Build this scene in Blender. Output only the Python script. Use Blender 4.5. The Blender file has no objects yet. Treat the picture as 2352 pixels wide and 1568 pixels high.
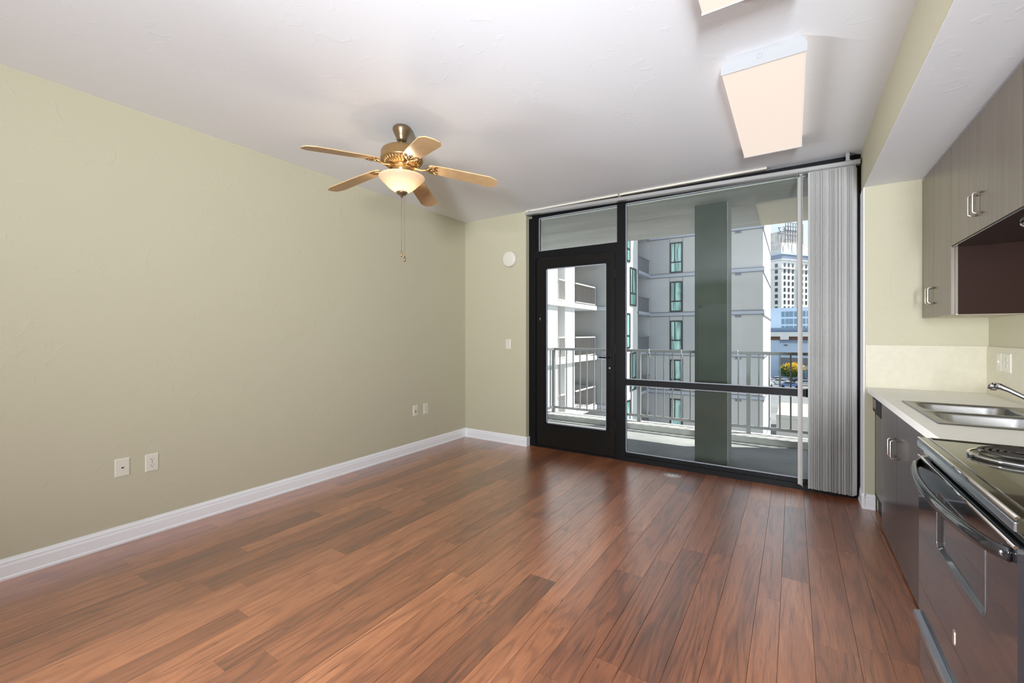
import bpy, bmesh, math, random
from mathutils import Vector, Matrix
random.seed(7)
R = math.radians
sc = bpy.context.scene
col = sc.collection

# ---------------------------------------------------------------- camera
cam_d = bpy.data.cameras.new('camera')
cam = bpy.data.objects.new('camera', cam_d); col.objects.link(cam)
cam.location = (3.5358, -4.3317, 1.31)
cam.rotation_euler = (R(90), 0, 0.5766)
cam_d.sensor_fit = 'HORIZONTAL'; cam_d.sensor_width = 36
cam_d.lens = 36 * 991.7 / 2352
cam_d.shift_y = -16 / 2352
cam_d.clip_start = 0.02; cam_d.clip_end = 2000
sc.camera = cam

# ---------------------------------------------------------------- sky, sun, exposure
w = bpy.data.worlds.new('sky'); sc.world = w; w.use_nodes = True
nt = w.node_tree; nt.nodes.clear()
wo = nt.nodes.new('ShaderNodeOutputWorld'); bg = nt.nodes.new('ShaderNodeBackground')
tc = nt.nodes.new('ShaderNodeTexCoord'); sp = nt.nodes.new('ShaderNodeSeparateXYZ')
cr = nt.nodes.new('ShaderNodeValToRGB')
cr.color_ramp.elements[0].position = 0.0; cr.color_ramp.elements[0].color = (.90, .95, 1, 1)
cr.color_ramp.elements[1].position = 1.0; cr.color_ramp.elements[1].color = (.50, .64, .92, 1)
e = cr.color_ramp.elements.new(.28); e.color = (.76, .87, 1, 1)
nt.links.new(tc.outputs['Generated'], sp.inputs[0]); nt.links.new(sp.outputs[2], cr.inputs[0])
nt.links.new(cr.outputs[0], bg.inputs[0]); bg.inputs[1].default_value = .95
nt.links.new(bg.outputs[0], wo.inputs[0])

def add_light(name, kind, loc, direction, energy, color=(1, 1, 1), size=None, size_y=None, angle=None):
    d = bpy.data.lights.new(name, kind); d.energy = energy; d.color = color
    o = bpy.data.objects.new(name, d); col.objects.link(o); o.location = loc
    if direction: o.rotation_euler = Vector(direction).to_track_quat('-Z', 'Y').to_euler()
    if kind == 'AREA':
        d.shape = 'RECTANGLE'; d.size = size; d.size_y = size_y or size
    if kind == 'POINT' and size: d.shadow_soft_size = size
    if angle: d.angle = angle
    return o
add_light('sun', 'SUN', (40, 20, 60), (-.59, -.32, -1), 8.0, (1, .96, .90), angle=R(.6))
# added fill lights, unseen behind and beside the camera, to brighten the room
add_light('rear_fill', 'AREA', (2.3, -6.9, 1.45), (0, 0, 1), 38, (.88, .94, 1), 2.4, 2.0)
add_light('rear_ceiling_fill', 'AREA', (2.6, -6.2, 1.45), (0, 0, 1), 8, (.88, .94, 1), 1.4, 1.0)
sb = add_light('far_end_fill', 'AREA', (4.31, -7.0, 1.5), (-3.2, 7.0, 2.0), 122, (.90, .95, 1), .5, 1.2)
sb.data.spread = R(90)
sb2 = add_light('side_fill', 'AREA', (.25, -4.9, 1.0), (.8, .6, .03), 36, (.92, .96, 1), .3, 1.2)
sb2.data.spread = R(72)

sc.view_settings.view_transform = 'Standard'
sc.view_settings.look = 'None'
sc.view_settings.gamma = 1
sc.view_settings.exposure = .3
sc.view_settings.use_curve_mapping = False
sc.cycles.use_denoising = True
sc.cycles.max_bounces = 8
sc.cycles.diffuse_bounces = 5
sc.cycles.transparent_max_bounces = 12
sc.cycles.caustics_reflective = False
sc.cycles.caustics_refractive = False
sc.cycles.sample_clamp_indirect = 6

# ---------------------------------------------------------------- materials
def mat(name, color, rough=.5, metal=0, spec=.5, bump=None, coat=0, emit=None, estr=0):
    m = bpy.data.materials.new(name); m.use_nodes = True
    b = m.node_tree.nodes['Principled BSDF']
    b.inputs['Base Color'].default_value = (*color, 1)
    b.inputs['Roughness'].default_value = rough
    b.inputs['Metallic'].default_value = metal
    b.inputs['Specular IOR Level'].default_value = spec
    b.inputs['Coat Weight'].default_value = coat
    if emit:
        b.inputs['Emission Color'].default_value = (*emit, 1)
        b.inputs['Emission Strength'].default_value = estr
    if bump:   # (scale, strength, detail)
        n = m.node_tree.nodes.new('ShaderNodeTexNoise'); n.inputs['Scale'].default_value = bump[0]
        n.inputs['Detail'].default_value = bump[2] if len(bump) > 2 else 3
        t = m.node_tree.nodes.new('ShaderNodeTexCoord'); m.node_tree.links.new(t.outputs['Object'], n.inputs['Vector'])
        bp = m.node_tree.nodes.new('ShaderNodeBump'); bp.inputs['Strength'].default_value = bump[1]
        bp.inputs['Distance'].default_value = .01
        m.node_tree.links.new(n.outputs[0], bp.inputs['Height']); m.node_tree.links.new(bp.outputs[0], b.inputs['Normal'])
    return m

def mottled(name, c1, c2, scale, rough=.8, stretch=(1, 1, 1), bump=.1, spec=.3, lo=.35, hi=.65, dist=0):
    m = mat(name, c1, rough, spec=spec); nt = m.node_tree; b = nt.nodes['Principled BSDF']
    t = nt.nodes.new('ShaderNodeTexCoord'); mp = nt.nodes.new('ShaderNodeMapping'); mp.inputs['Scale'].default_value = stretch
    n = nt.nodes.new('ShaderNodeTexNoise'); n.inputs['Scale'].default_value = scale; n.inputs['Detail'].default_value = 6
    n.inputs['Distortion'].default_value = dist
    r = nt.nodes.new('ShaderNodeValToRGB')
    r.color_ramp.elements[0].position = lo; r.color_ramp.elements[0].color = (*c1, 1)
    r.color_ramp.elements[1].position = hi; r.color_ramp.elements[1].color = (*c2, 1)
    nt.links.new(t.outputs['Object'], mp.inputs[0]); nt.links.new(mp.outputs[0], n.inputs['Vector'])
    nt.links.new(n.outputs[0], r.inputs[0]); nt.links.new(r.outputs[0], b.inputs['Base Color'])
    if bump:
        bp = nt.nodes.new('ShaderNodeBump'); bp.inputs['Strength'].default_value = bump; bp.inputs['Distance'].default_value = .01
        nt.links.new(n.outputs[0], bp.inputs['Height']); nt.links.new(bp.outputs[0], b.inputs['Normal'])
    return m

def plaster(name, color, amount=.25):
    """painted drywall: soft roller stipple plus a few raised trowel ridges"""
    m = mat(name, color, .62, spec=.35); nt = m.node_tree; b = nt.nodes['Principled BSDF']
    t = nt.nodes.new('ShaderNodeTexCoord')
    n1 = nt.nodes.new('ShaderNodeTexNoise'); n1.inputs['Scale'].default_value = 70; n1.inputs['Detail'].default_value = 2
    n2 = nt.nodes.new('ShaderNodeTexNoise'); n2.inputs['Scale'].default_value = 9; n2.inputs['Detail'].default_value = 4; n2.inputs['Distortion'].default_value = 1.2
    r = nt.nodes.new('ShaderNodeValToRGB'); r.color_ramp.interpolation = 'EASE'
    r.color_ramp.elements[0].position = .60; r.color_ramp.elements[0].color = (0, 0, 0, 1)
    r.color_ramp.elements[1].position = .66; r.color_ramp.elements[1].color = (1, 1, 1, 1)
    ad = nt.nodes.new('ShaderNodeMath'); ad.operation = 'MULTIPLY_ADD'; ad.inputs[1].default_value = .22
    bp = nt.nodes.new('ShaderNodeBump'); bp.inputs['Strength'].default_value = amount; bp.inputs['Distance'].default_value = .004
    for n in (n1, n2): nt.links.new(t.outputs['Object'], n.inputs['Vector'])
    nt.links.new(n2.outputs[0], r.inputs[0]); nt.links.new(n1.outputs[0], ad.inputs[0]); nt.links.new(r.outputs[0], ad.inputs[2])
    nt.links.new(ad.outputs[0], bp.inputs['Height']); nt.links.new(bp.outputs[0], b.inputs['Normal'])
    return m

def glass_mat(name, tint, ior=1.5, rough=0.0):
    m = bpy.data.materials.new(name); m.use_nodes = True; nt = m.node_tree; nt.nodes.clear()
    o = nt.nodes.new('ShaderNodeOutputMaterial'); mx = nt.nodes.new('ShaderNodeMixShader')
    tr = nt.nodes.new('ShaderNodeBsdfTransparent'); tr.inputs[0].default_value = (*tint, 1)
    gl = nt.nodes.new('ShaderNodeBsdfGlossy'); gl.inputs['Roughness'].default_value = rough
    fr = nt.nodes.new('ShaderNodeFresnel'); fr.inputs[0].default_value = ior
    nt.links.new(fr.outputs[0], mx.inputs[0]); nt.links.new(tr.outputs[0], mx.inputs[1]); nt.links.new(gl.outputs[0], mx.inputs[2])
    nt.links.new(mx.outputs[0], o.inputs[0]); return m

def plank_mat():
    m = bpy.data.materials.new('wood_plank'); m.use_nodes = True; nt = m.node_tree; N = nt.nodes; L = nt.links
    b = N['Principled BSDF']
    t = N.new('ShaderNodeTexCoord'); oi = N.new('ShaderNodeObjectInfo')
    cm = N.new('ShaderNodeCombineXYZ'); mu = N.new('ShaderNodeMath'); mu.operation = 'MULTIPLY'; mu.inputs[1].default_value = 57.0
    L.new(oi.outputs['Random'], mu.inputs[0])
    for k in range(3): L.new(mu.outputs[0], cm.inputs[k])
    add = N.new('ShaderNodeVectorMath'); add.operation = 'ADD'; L.new(t.outputs['Object'], add.inputs[0]); L.new(cm.outputs[0], add.inputs[1])
    def noise(sx, sy, scale, detail, dist, rough=.55):
        mp = N.new('ShaderNodeMapping'); mp.inputs['Scale'].default_value = (sx, sy, 1); L.new(add.outputs[0], mp.inputs[0])
        n = N.new('ShaderNodeTexNoise'); n.inputs['Scale'].default_value = scale; n.inputs['Detail'].default_value = detail
        n.inputs['Distortion'].default_value = dist; n.inputs['Roughness'].default_value = rough
        L.new(mp.outputs[0], n.inputs['Vector']); return n
    fine = noise(120, 3.0, 2.4, 7, .15, .72)
    broad = noise(8, .75, 1.8, 5, .7)
    rings = noise(5.5, .6, 1.5, 1.2, .2, .35)
    crack = noise(60, 1.6, 1.7, 5, .5, .65)
    # cathedral figure from contour lines of a soft noise
    rm = N.new('ShaderNodeMath'); rm.operation = 'MULTIPLY'; rm.inputs[1].default_value = 62; L.new(rings.outputs[0], rm.inputs[0])
    sn = N.new('ShaderNodeMath'); sn.operation = 'SINE'; L.new(rm.outputs[0], sn.inputs[0])
    s2 = N.new('ShaderNodeMapRange'); s2.inputs[1].default_value = -1; s2.inputs[2].default_value = 1; L.new(sn.outputs[0], s2.inputs[0])
    # sum: tone
    a1 = N.new('ShaderNodeMath'); a1.operation = 'MULTIPLY_ADD'; a1.inputs[1].default_value = .82; L.new(fine.outputs[0], a1.inputs[0])
    a2 = N.new('ShaderNodeMath'); a2.operation = 'MULTIPLY_ADD'; a2.inputs[1].default_value = .42; L.new(broad.outputs[0], a2.inputs[0])
    a3 = N.new('ShaderNodeMath'); a3.operation = 'MULTIPLY'; a3.inputs[1].default_value = -.13
    pw = N.new('ShaderNodeMath'); pw.operation = 'POWER'; pw.inputs[1].default_value = 3.5; L.new(s2.outputs[0], pw.inputs[0]); L.new(pw.outputs[0], a3.inputs[0])
    L.new(a3.outputs[0], a2.inputs[2]); L.new(a2.outputs[0], a1.inputs[2])
    # per plank shade offset carried by the object's own colour
    sepc = N.new('ShaderNodeSeparateColor'); L.new(oi.outputs['Color'], sepc.inputs[0])
    ofs = N.new('ShaderNodeMath'); ofs.operation = 'ADD'; L.new(a1.outputs[0], ofs.inputs[0]); L.new(sepc.outputs[0], ofs.inputs[1])
    of2 = N.new('ShaderNodeMath'); of2.operation = 'SUBTRACT'; of2.inputs[1].default_value = .13; L.new(ofs.outputs[0], of2.inputs[0])
    r = N.new('ShaderNodeValToRGB'); L.new(of2.outputs[0], r.inputs[0])
    el = r.color_ramp.elements
    el[0].position = .18; el[0].color = (.06, .018, .008, 1)
    el[1].position = .98; el[1].color = (.62, .26, .115, 1)
    for p, c in ((.42, (.145, .041, .014, 1)), (.60, (.28, .086, .030, 1)), (.78, (.43, .150, .058, 1))):
        q = el.new(p); q.color = c
    # dark knots and pores
    mp = N.new('ShaderNodeMapping'); mp.inputs['Scale'].default_value = (7, 2.0, 1); L.new(add.outputs[0], mp.inputs[0])
    vo = N.new('ShaderNodeTexVoronoi'); vo.inputs['Scale'].default_value = 2.6; L.new(mp.outputs[0], vo.inputs['Vector'])
    kr = N.new('ShaderNodeValToRGB'); kr.color_ramp.elements[0].position = .03; kr.color_ramp.elements[0].color = (.25, .2, .18, 1)
    kr.color_ramp.elements[1].position = .10; kr.color_ramp.elements[1].color = (1, 1, 1, 1); L.new(vo.outputs['Distance'], kr.inputs[0])
    mx = N.new('ShaderNodeMix'); mx.data_type = 'RGBA'; mx.blend_type = 'MULTIPLY'; mx.inputs[0].default_value = 1
    ck = N.new('ShaderNodeValToRGB'); ck.color_ramp.elements[0].position = .57; ck.color_ramp.elements[0].color = (1, 1, 1, 1)
    ck.color_ramp.elements[1].position = .66; ck.color_ramp.elements[1].color = (.42, .34, .32, 1); L.new(crack.outputs[0], ck.inputs[0])
    m0 = N.new('ShaderNodeMix'); m0.data_type = 'RGBA'; m0.blend_type = 'MULTIPLY'; m0.inputs[0].default_value = 1
    L.new(r.outputs[0], m0.inputs[6]); L.new(ck.outputs[0], m0.inputs[7])
    L.new(m0.outputs[2], mx.inputs[6]); L.new(kr.outputs[0], mx.inputs[7]); L.new(mx.outputs[2], b.inputs['Base Color'])
    b.inputs['Roughness'].default_value = .36; b.inputs['Specular IOR Level'].default_value = .8; b.inputs['Coat Weight'].default_value = 1; b.inputs['Coat Roughness'].default_value = .29; b.inputs['Coat IOR'].default_value = 2.0
    bp = N.new('ShaderNodeBump'); bp.inputs['Strength'].default_value = .16; bp.inputs['Distance'].default_value = .003
    L.new(a1.outputs[0], bp.inputs['Height']); L.new(bp.outputs[0], b.inputs['Normal'])
    return m

def wood_cab(name, c1, c2, rough, stretch):
    m = mottled(name, c1, c2, 3, rough, stretch, .03, .6, .3, .7, .3)
    return m

M = {}
M['wall'] = plaster('sage_wall_paint', (.49, .465, .345), .22)
M['ceil'] = plaster('ceiling_paint', (.82, .85, .90), .10)
M['soffit_white'] = M['ceil']
M['white'] = mat('white_trim_paint', (.80, .81, .84), .35)
M['base_dark'] = mat('floor_underlay', (.03, .015, .01), .9)
M['plank'] = plank_mat()
M['black'] = mat('black_anodised_frame', (.005, .005, .006), .45, spec=.18)
M['blackdoor'] = mat('dark_bronze_door', (.007, .006, .005), .42, spec=.2)
M['bead'] = mat('pale_glazing_bead', (.36, .38, .43), .4)
M['glass'] = glass_mat('window_glass', (.95, .98, .965), 1.45)
M['plate'] = mat('ivory_plastic', (.66, .635, .555), .4)
M['darkslot'] = mat('dark_slot', (.01, .01, .01), .6)
M['vane'] = mottled('blind_vinyl', (.52, .52, .51), (.64, .64, .63), 2.5, .5, (60, 60, 1), .0, .3)
M['alu'] = mat('painted_aluminium', (.38, .38, .38), .35, .3)
M['chrome'] = mat('chrome', (.75, .75, .76), .07, 1)
M['nickel'] = mat('brushed_nickel', (.78, .74, .68), .25, 1)
M['steel'] = mottled('stainless_steel', (.27, .265, .26), (.36, .35, .345), 4, .34, (1, 40, 1), .0)
M['steel'].node_tree.nodes['Principled BSDF'].inputs['Metallic'].default_value = 1
M['brass'] = mat('antique_brass', (.42, .27, .12), .28, .85)
M['pewter'] = mat('aged_brass_dark', (.24, .17, .10), .3, .8)
M['blade'] = mottled('maple_fan_blade', (.55, .36, .18), (.60, .41, .22), 5, .38, (4, 4, 1), .0, .5)
M['counter'] = mottled('cream_laminate', (.88, .87, .83), (.91, .90, .86), 25, .35, bump=0)
M['splash'] = mottled('cream_backsplash', (.56, .525, .41), (.59, .555, .44), 25, .4, bump=0)
M['cab'] = wood_cab('dark_cabinet_laminate', (.13, .105, .075), (.18, .15, .115), .3, (12, 12, .5))
M['cablow'] = wood_cab('dark_base_cabinet_laminate', (.045, .035, .035), (.075, .062, .06), .2, (12, 12, .5))
M['matblack'] = mat('matt_black_enamel', (.008, .008, .009), .5, spec=.2)
M['cabin'] = mat('cabinet_inside_brown', (.022, .008, .005), .6, spec=.15)
M['cabunder'] = mat('cabinet_underside', (.62, .58, .46), .6)
M['blk_app'] = mat('black_enamel', (.012, .012, .013), .12, coat=.4)
M['blk_app2'] = mat('black_oven_door', (.022, .023, .028), .16, spec=.8, coat=.8)
M['blk_top'] = mat('black_cooktop_enamel', (.03, .028, .016), .10, coat=.7)
M['edge'] = mat('satin_edge', (.22, .23, .25), .25, .8)
M['lampwhite'] = mat('lamp_housing_enamel', (.33, .335, .35), .5)
M['coil'] = mat('burner_coil', (.05, .045, .04), .45, .5)
M['dwpanel'] = mat('dishwasher_panel', (.16, .155, .14), .3, .6)
M['concrete'] = mottled('balcony_concrete', (.23, .235, .235), (.32, .32, .315), 2.2, .85, bump=.15)
M['concrete_soffit'] = mottled('balcony_soffit_concrete', (.50, .485, .45), (.60, .585, .55), 1.3, .9, (.5, 3, 1), .1, dist=.8)
M['column'] = mottled('grey_green_concrete_shaded', (.058, .068, .056), (.078, .092, .078), 3, .85, bump=0)  # column front: same concrete with its shade put into the colour
M['rail'] = mat('grey_railing_paint', (.30, .30, .305), .45, .2)
M['bwhite'] = mottled('white_stucco', (.78, .77, .76), (.83, .82, .81), 1, .9, bump=.02)
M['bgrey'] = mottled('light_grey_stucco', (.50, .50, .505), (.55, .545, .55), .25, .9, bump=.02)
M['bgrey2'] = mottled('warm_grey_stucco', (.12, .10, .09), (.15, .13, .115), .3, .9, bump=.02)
M['band'] = mat('slab_band_paint', (.44, .46, .52), .8)
M['joint'] = mat('dark_joint', (.20, .20, .23), .9)
M['wframe'] = mat('dark_window_frame', (.02, .022, .025), .4)
def teal():
    m = mat('teal_glass', (.16, .42, .40), .06, spec=.9, coat=.6); nt = m.node_tree; b = nt.nodes['Principled BSDF']
    t = nt.nodes.new('ShaderNodeTexCoord'); n = nt.nodes.new('ShaderNodeTexNoise'); n.inputs['Scale'].default_value = 1.1
    mp = nt.nodes.new('ShaderNodeMapping'); mp.inputs['Scale'].default_value = (3.5, 3.5, .35)
    r = nt.nodes.new('ShaderNodeValToRGB'); r.color_ramp.elements[0].position = .42; r.color_ramp.elements[0].color = (.07, .24, .23, 1)
    r.color_ramp.elements[1].position = .58; r.color_ramp.elements[1].color = (.38, .68, .64, 1)
    nt.links.new(t.outputs['Object'], mp.inputs[0]); nt.links.new(mp.outputs[0], n.inputs['Vector']); nt.links.new(n.outputs[0], r.inputs[0])
    nt.links.new(r.outputs[0], b.inputs['Base Color']); return m
M['teal'] = teal()
M['asphalt'] = mottled('asphalt', (.16, .16, .165), (.22, .22, .22), .15, .9)
M['bluewall'] = mat('blue_grey_office_wall', (.50, .62, .80), .8)
M['blueband'] = mat('blue_grey_band', (.20, .28, .40), .8)
M['pink'] = mat('pinkish_flat_roof', (.40, .325, .295), .9)
M['cream'] = mat('cream_facade', (.66, .62, .55), .9)
M['brown'] = mat('brown_storefront', (.16, .08, .06), .8)
M['tower'] = mat('tower_stucco', (.80, .79, .77), .9)
M['towergrey'] = mottled('tower_crown_stone', (.55, .51, .49), (.74, .69, .66), .35, .9)
M['bluedark'] = mat('cornice_blue_grey', (.14, .20, .30), .8)
M['farwin'] = mat('far_window_dark', (.03, .035, .045), .3)
M['farwin2'] = mat('office_window', (.16, .26, .36), .2)
M['bark'] = mat('bark', (.10, .07, .05), .9)
M['leafy'] = mat('yellow_leaves', (.70, .46, .03), .7)
M['leafg'] = mat('green_leaves', (.07, .16, .035), .7)
M['rubber'] = mat('tyre_rubber', (.015, .015, .015), .8)
M['lens'] = mat('acrylic_light_lens', (.30, .27, .24), .5, emit=(1.0, .845, .735), estr=.62)
M['puck'] = mat('puck_light_glass', (.55, .45, .42), .35, spec=.6)

def bowl_mat():
    m = bpy.data.materials.new('frosted_alabaster_glass'); m.use_nodes = True; nt = m.node_tree; N = nt.nodes; N.clear()
    o = N.new('ShaderNodeOutputMaterial'); a = N.new('ShaderNodeAddShader'); mx = N.new('ShaderNodeMixShader')
    d = N.new('ShaderNodeBsdfDiffuse'); d.inputs[0].default_value = (.42, .35, .28, 1)
    tr = N.new('ShaderNodeBsdfTranslucent'); tr.inputs[0].default_value = (.6, .44, .28, 1)
    g = N.new('ShaderNodeBsdfGlossy'); g.inputs['Roughness'].default_value = .25
    m2 = N.new('ShaderNodeMixShader'); m2.inputs[0].default_value = .05
    em = N.new('ShaderNodeEmission'); em.inputs[0].default_value = (1, .72, .45, 1); em.inputs[1].default_value = .10
    mx.inputs[0].default_value = .22
    nt.links.new(d.outputs[0], mx.inputs[1]); nt.links.new(tr.outputs[0], mx.inputs[2])
    nt.links.new(mx.outputs[0], m2.inputs[1]); nt.links.new(g.outputs[0], m2.inputs[2])
    nt.links.new(m2.outputs[0], a.inputs[0]); nt.links.new(em.outputs[0], a.inputs[1]); nt.links.new(a.outputs[0], o.inputs[0])
    return m
M['bowl'] = bowl_mat()

# ---------------------------------------------------------------- helpers
WLOC = {}
def wloc(o): return WLOC.get(o.name, Vector((0, 0, 0))) if o else Vector((0, 0, 0))
def tag(o, label=None, cat=None, group=None, kind=None):
    if label: o['label'] = label
    if cat: o['category'] = cat
    if group: o['group'] = group
    if kind: o['kind'] = kind
    return o
def thing(name, loc, label=None, cat=None, group=None, kind=None):
    o = bpy.data.objects.new(name, None); col.objects.link(o); o.location = loc
    o.empty_display_size = .1; WLOC[o.name] = Vector(loc)
    return tag(o, label, cat, group, kind)

class B:
    """collects shapes in world coordinates (or local ones when origin is None)"""
    def __init__(s): s.v = []; s.f = []; s.sm = []
    def add(s, vs, fs, smooth=False):
        n = len(s.v); s.v += [Vector(p) for p in vs]; s.f += [tuple(i + n for i in f) for f in fs]; s.sm += [smooth] * len(fs); return s
    def box(s, x0, x1, y0, y1, z0, z1, c=0):
        if c:
            bm = bmesh.new(); bmesh.ops.create_cube(bm, size=1)
            for v in bm.verts: v.co = Vector(((x0 + x1) / 2 + v.co.x * (x1 - x0), (y0 + y1) / 2 + v.co.y * (y1 - y0), (z0 + z1) / 2 + v.co.z * (z1 - z0)))
            bmesh.ops.bevel(bm, geom=bm.edges[:], offset=c, segments=2, affect='EDGES', profile=.6)
            bm.verts.index_update(); s.add([v.co.copy() for v in bm.verts], [tuple(v.index for v in f.verts) for f in bm.faces]); bm.free(); return s
        p = [(x, y, z) for z in (z0, z1) for y in (y0, y1) for x in (x0, x1)]
        return s.add(p, [(0, 2, 3, 1), (4, 5, 7, 6), (0, 1, 5, 4), (2, 6, 7, 3), (0, 4, 6, 2), (1, 3, 7, 5)])
    def tube(s, path, r, seg=10, closed=False, caps=True):
        path = [Vector(p) for p in path]; n = len(path); rings = []; up = None
        rs = r if isinstance(r, (list, tuple)) else [r] * n
        for i, p in enumerate(path):
            if closed: d = path[(i + 1) % n] - path[i - 1]
            else: d = path[min(i + 1, n - 1)] - path[max(i - 1, 0)]
            d.normalize()
            if up is None: up = Vector((0, 0, 1)) if abs(d.z) < .9 else Vector((1, 0, 0))
            a = d.cross(up)
            if a.length < 1e-5: a = d.cross(Vector((0, 1, 0)))
            a.normalize(); b = a.cross(d).normalized(); up = b
            rings.append([p + (a * math.cos(t) + b * math.sin(t)) * rs[i] for t in [2 * math.pi * k / seg for k in range(seg)]])
        vs = [v for rg in rings for v in rg]; fs = []
        for i in range(n if closed else n - 1):
            j = (i + 1) % n
            for k in range(seg): fs.append((i * seg + k, i * seg + (k + 1) % seg, j * seg + (k + 1) % seg, j * seg + k))
        s.add(vs, fs, True)
        if caps and not closed:
            s.f.append(tuple(range(len(s.v) - len(vs), len(s.v) - len(vs) + seg))[::-1]); s.sm.append(False)
            s.f.append(tuple(range(len(s.v) - seg, len(s.v)))); s.sm.append(False)
        return s
    def lathe(s, prof, cx, cy, seg=32, smooth=True):
        vs = []; fs = []
        for (r, z) in prof:
            for k in range(seg):
                t = 2 * math.pi * k / seg; vs.append((cx + r * math.cos(t), cy + r * math.sin(t), z))
        for i in range(len(prof) - 1):
            for k in range(seg):
                k2 = (k + 1) % seg; fs.append((i * seg + k, i * seg + k2, (i + 1) * seg + k2, (i + 1) * seg + k))
        return s.add(vs, fs, smooth)
    def prism(s, poly, axis, a, b):
        """extrude 2-D polygon along an axis from a to b; poly in the other two axes"""
        def P(u, v, w):
            return {'x': (w, u, v), 'y': (u, w, v), 'z': (u, v, w)}[axis]
        n = len(poly); vs = [P(u, v, a) for u, v in poly] + [P(u, v, b) for u, v in poly]
        fs = [tuple(range(n)), tuple(range(n, 2 * n))[::-1]] + [(i, i + n, (i + 1) % n + n, (i + 1) % n) for i in range(n)]
        return s.add(vs, fs)
    def disc(s, c, ax, r, h, seg=24):
        """short cylinder along axis vector ax starting at c"""
        c = Vector(c); ax = Vector(ax).normalized(); return s.tube([c, c + ax * h], r, seg)
    def xf(s, mtx): s.v = [mtx @ v for v in s.v]; return s
    def mesh(s, name, m, org=Vector((0, 0, 0))):
        me = bpy.data.meshes.new(name); me.from_pydata([tuple(v - org) for v in s.v], [], s.f)
        ms = m if isinstance(m, list) else [m]
        for q in ms: me.materials.append(q)
        me.polygons.foreach_set('use_smooth', s.sm); me.update()
        bm = bmesh.new(); bm.from_mesh(me); bmesh.ops.recalc_face_normals(bm, faces=bm.faces); bm.to_mesh(me); bm.free()
        return me
    def build(s, name, m, parent=None, origin=None, **kw):
        if parent is None and origin is None:
            xs = [v.x for v in s.v]; ys = [v.y for v in s.v]; zs = [v.z for v in s.v]
            origin = Vector(((min(xs) + max(xs)) / 2, (min(ys) + max(ys)) / 2, min(zs)))
        org = Vector(origin) if origin is not None else wloc(parent)
        me = s.mesh(name, m, org); o = bpy.data.objects.new(name, me); col.objects.link(o)
        o.location = org - wloc(parent); WLOC[o.name] = org
        if parent: o.parent = parent
        return tag(o, **kw)
def link_copy(o, loc, parent=None):
    c = o.copy(); col.objects.link(c); c.location = loc; c.parent = parent if parent else o.parent; return c
def copy_tree(o, loc=None, parent=None):
    c = o.copy(); col.objects.link(c)
    if parent: c.parent = parent
    if loc is not None: c.location = loc
    for ch in list(o.children): copy_tree(ch, None, c)
    return c
def S(o, label=None): return tag(o, label=label, kind='structure')

H = 2.75
# ================================================================ ROOM SHELL
YB = -9.0
fl = S(B().box(-.12, 4.76, YB, .14, -.2, -.012).build('floor', M['base_dark']), 'reddish brown hardwood plank floor')
# individual planks
widths = [.152, .105, .15, .12, .152, .098, .125]
x = .002; row = 0; npl = 0
while x < 4.62:
    wd = widths[row % 7]
    x1 = min(x + wd, 4.635)
    yend = .066 if (x1 > .93 and x < 3.98) else (-.001 if x1 < 3.0 else -.152)
    y = yend; first = True
    row_y = random.uniform(.25, 1.2)
    while y > YB + .05:
        ln = row_y if first else random.uniform(.85, 1.45); first = False
        if y < -4.6: ln = 2.2
        y0 = max(y - ln, YB + .01)
        g = .0006; c = .0005
        cx, cy = (x + x1) / 2, (y + y0) / 2; hx, hy = (x1 - x) / 2 - g, (y - y0) / 2 - .0003
        dz = random.uniform(-.0003, 0)
        vs = [(-hx, -hy, -.012), (hx, -hy, -.012), (hx, hy, -.012), (-hx, hy, -.012),
              (-hx, -hy, -c + dz), (hx, -hy, -c + dz), (hx, hy, -c + dz), (-hx, hy, -c + dz),
              (-hx + c, -hy + 5e-5, dz), (hx - c, -hy + 5e-5, dz), (hx - c, hy - 5e-5, dz), (-hx + c, hy - 5e-5, dz)]
        fs = [(0, 1, 5, 4), (1, 2, 6, 5), (2, 3, 7, 6), (3, 0, 4, 7), (4, 5, 9, 8), (5, 6, 10, 9), (6, 7, 11, 10), (7, 4, 8, 11), (8, 9, 10, 11)]
        me = bpy.data.meshes.new('plank'); me.from_pydata(vs, [], fs); me.materials.append(M['plank'])
        o = bpy.data.objects.new('plank', me); col.objects.link(o)
        o.location = Vector((cx, cy, 0)) - WLOC[fl.name]; o.parent = fl
        k = random.gauss(0, .075); k = max(-.15, min(.14, k))
        o.color = (k + .18, 0, 0, 1)
        npl += 1
        y = y0
    x = x1; row += 1

S(B().box(-.14, 4.8, YB - .12, .16, H, H + .2).build('ceiling', M['ceil']), 'white textured ceiling')
S(B().box(-.12, 0, YB, .0, -.012, H).build('wall_left', M['wall']), 'long blank sage green wall')
S(B().box(-.12, .915, 0, .13, -.012, H).build('wall_far_left', M['wall']), 'short sage wall between the corner and the balcony door')
S(B().box(3.99, 4.76, -.15, .13, -.012, H).build('wall_far_right', M['wall']), 'sage wall at the end of the kitchen counter')
S(B().box(4.64, 4.76, YB, -.15, -.012, H).build('wall_right', M['wall']), 'sage wall behind the kitchen counter')
wb = B(); wb.box(-.12, 1.3, YB - .12, YB, -.012, H); wb.box(2.3, 4.76, YB - .12, YB, -.012, H); wb.box(1.3, 2.3, YB - .12, YB, 2.1, H)
S(wb.build('wall_back', M['wall']))
d2 = thing('door_2', (1.8, YB - .06, 0), kind='structure')
B().box(1.33, 2.27, YB - .08, YB - .04, 0, 2.08).build('door_leaf', M['white'], d2)
dd = B(); dd.box(1.24, 1.33, YB - .1, YB + .015, 0, 2.16); dd.box(2.27, 2.36, YB - .1, YB + .015, 0, 2.16); dd.box(1.24, 2.36, YB - .1, YB + .015, 2.08, 2.17)
dd.build('door_casing', M['white'], d2)
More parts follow.
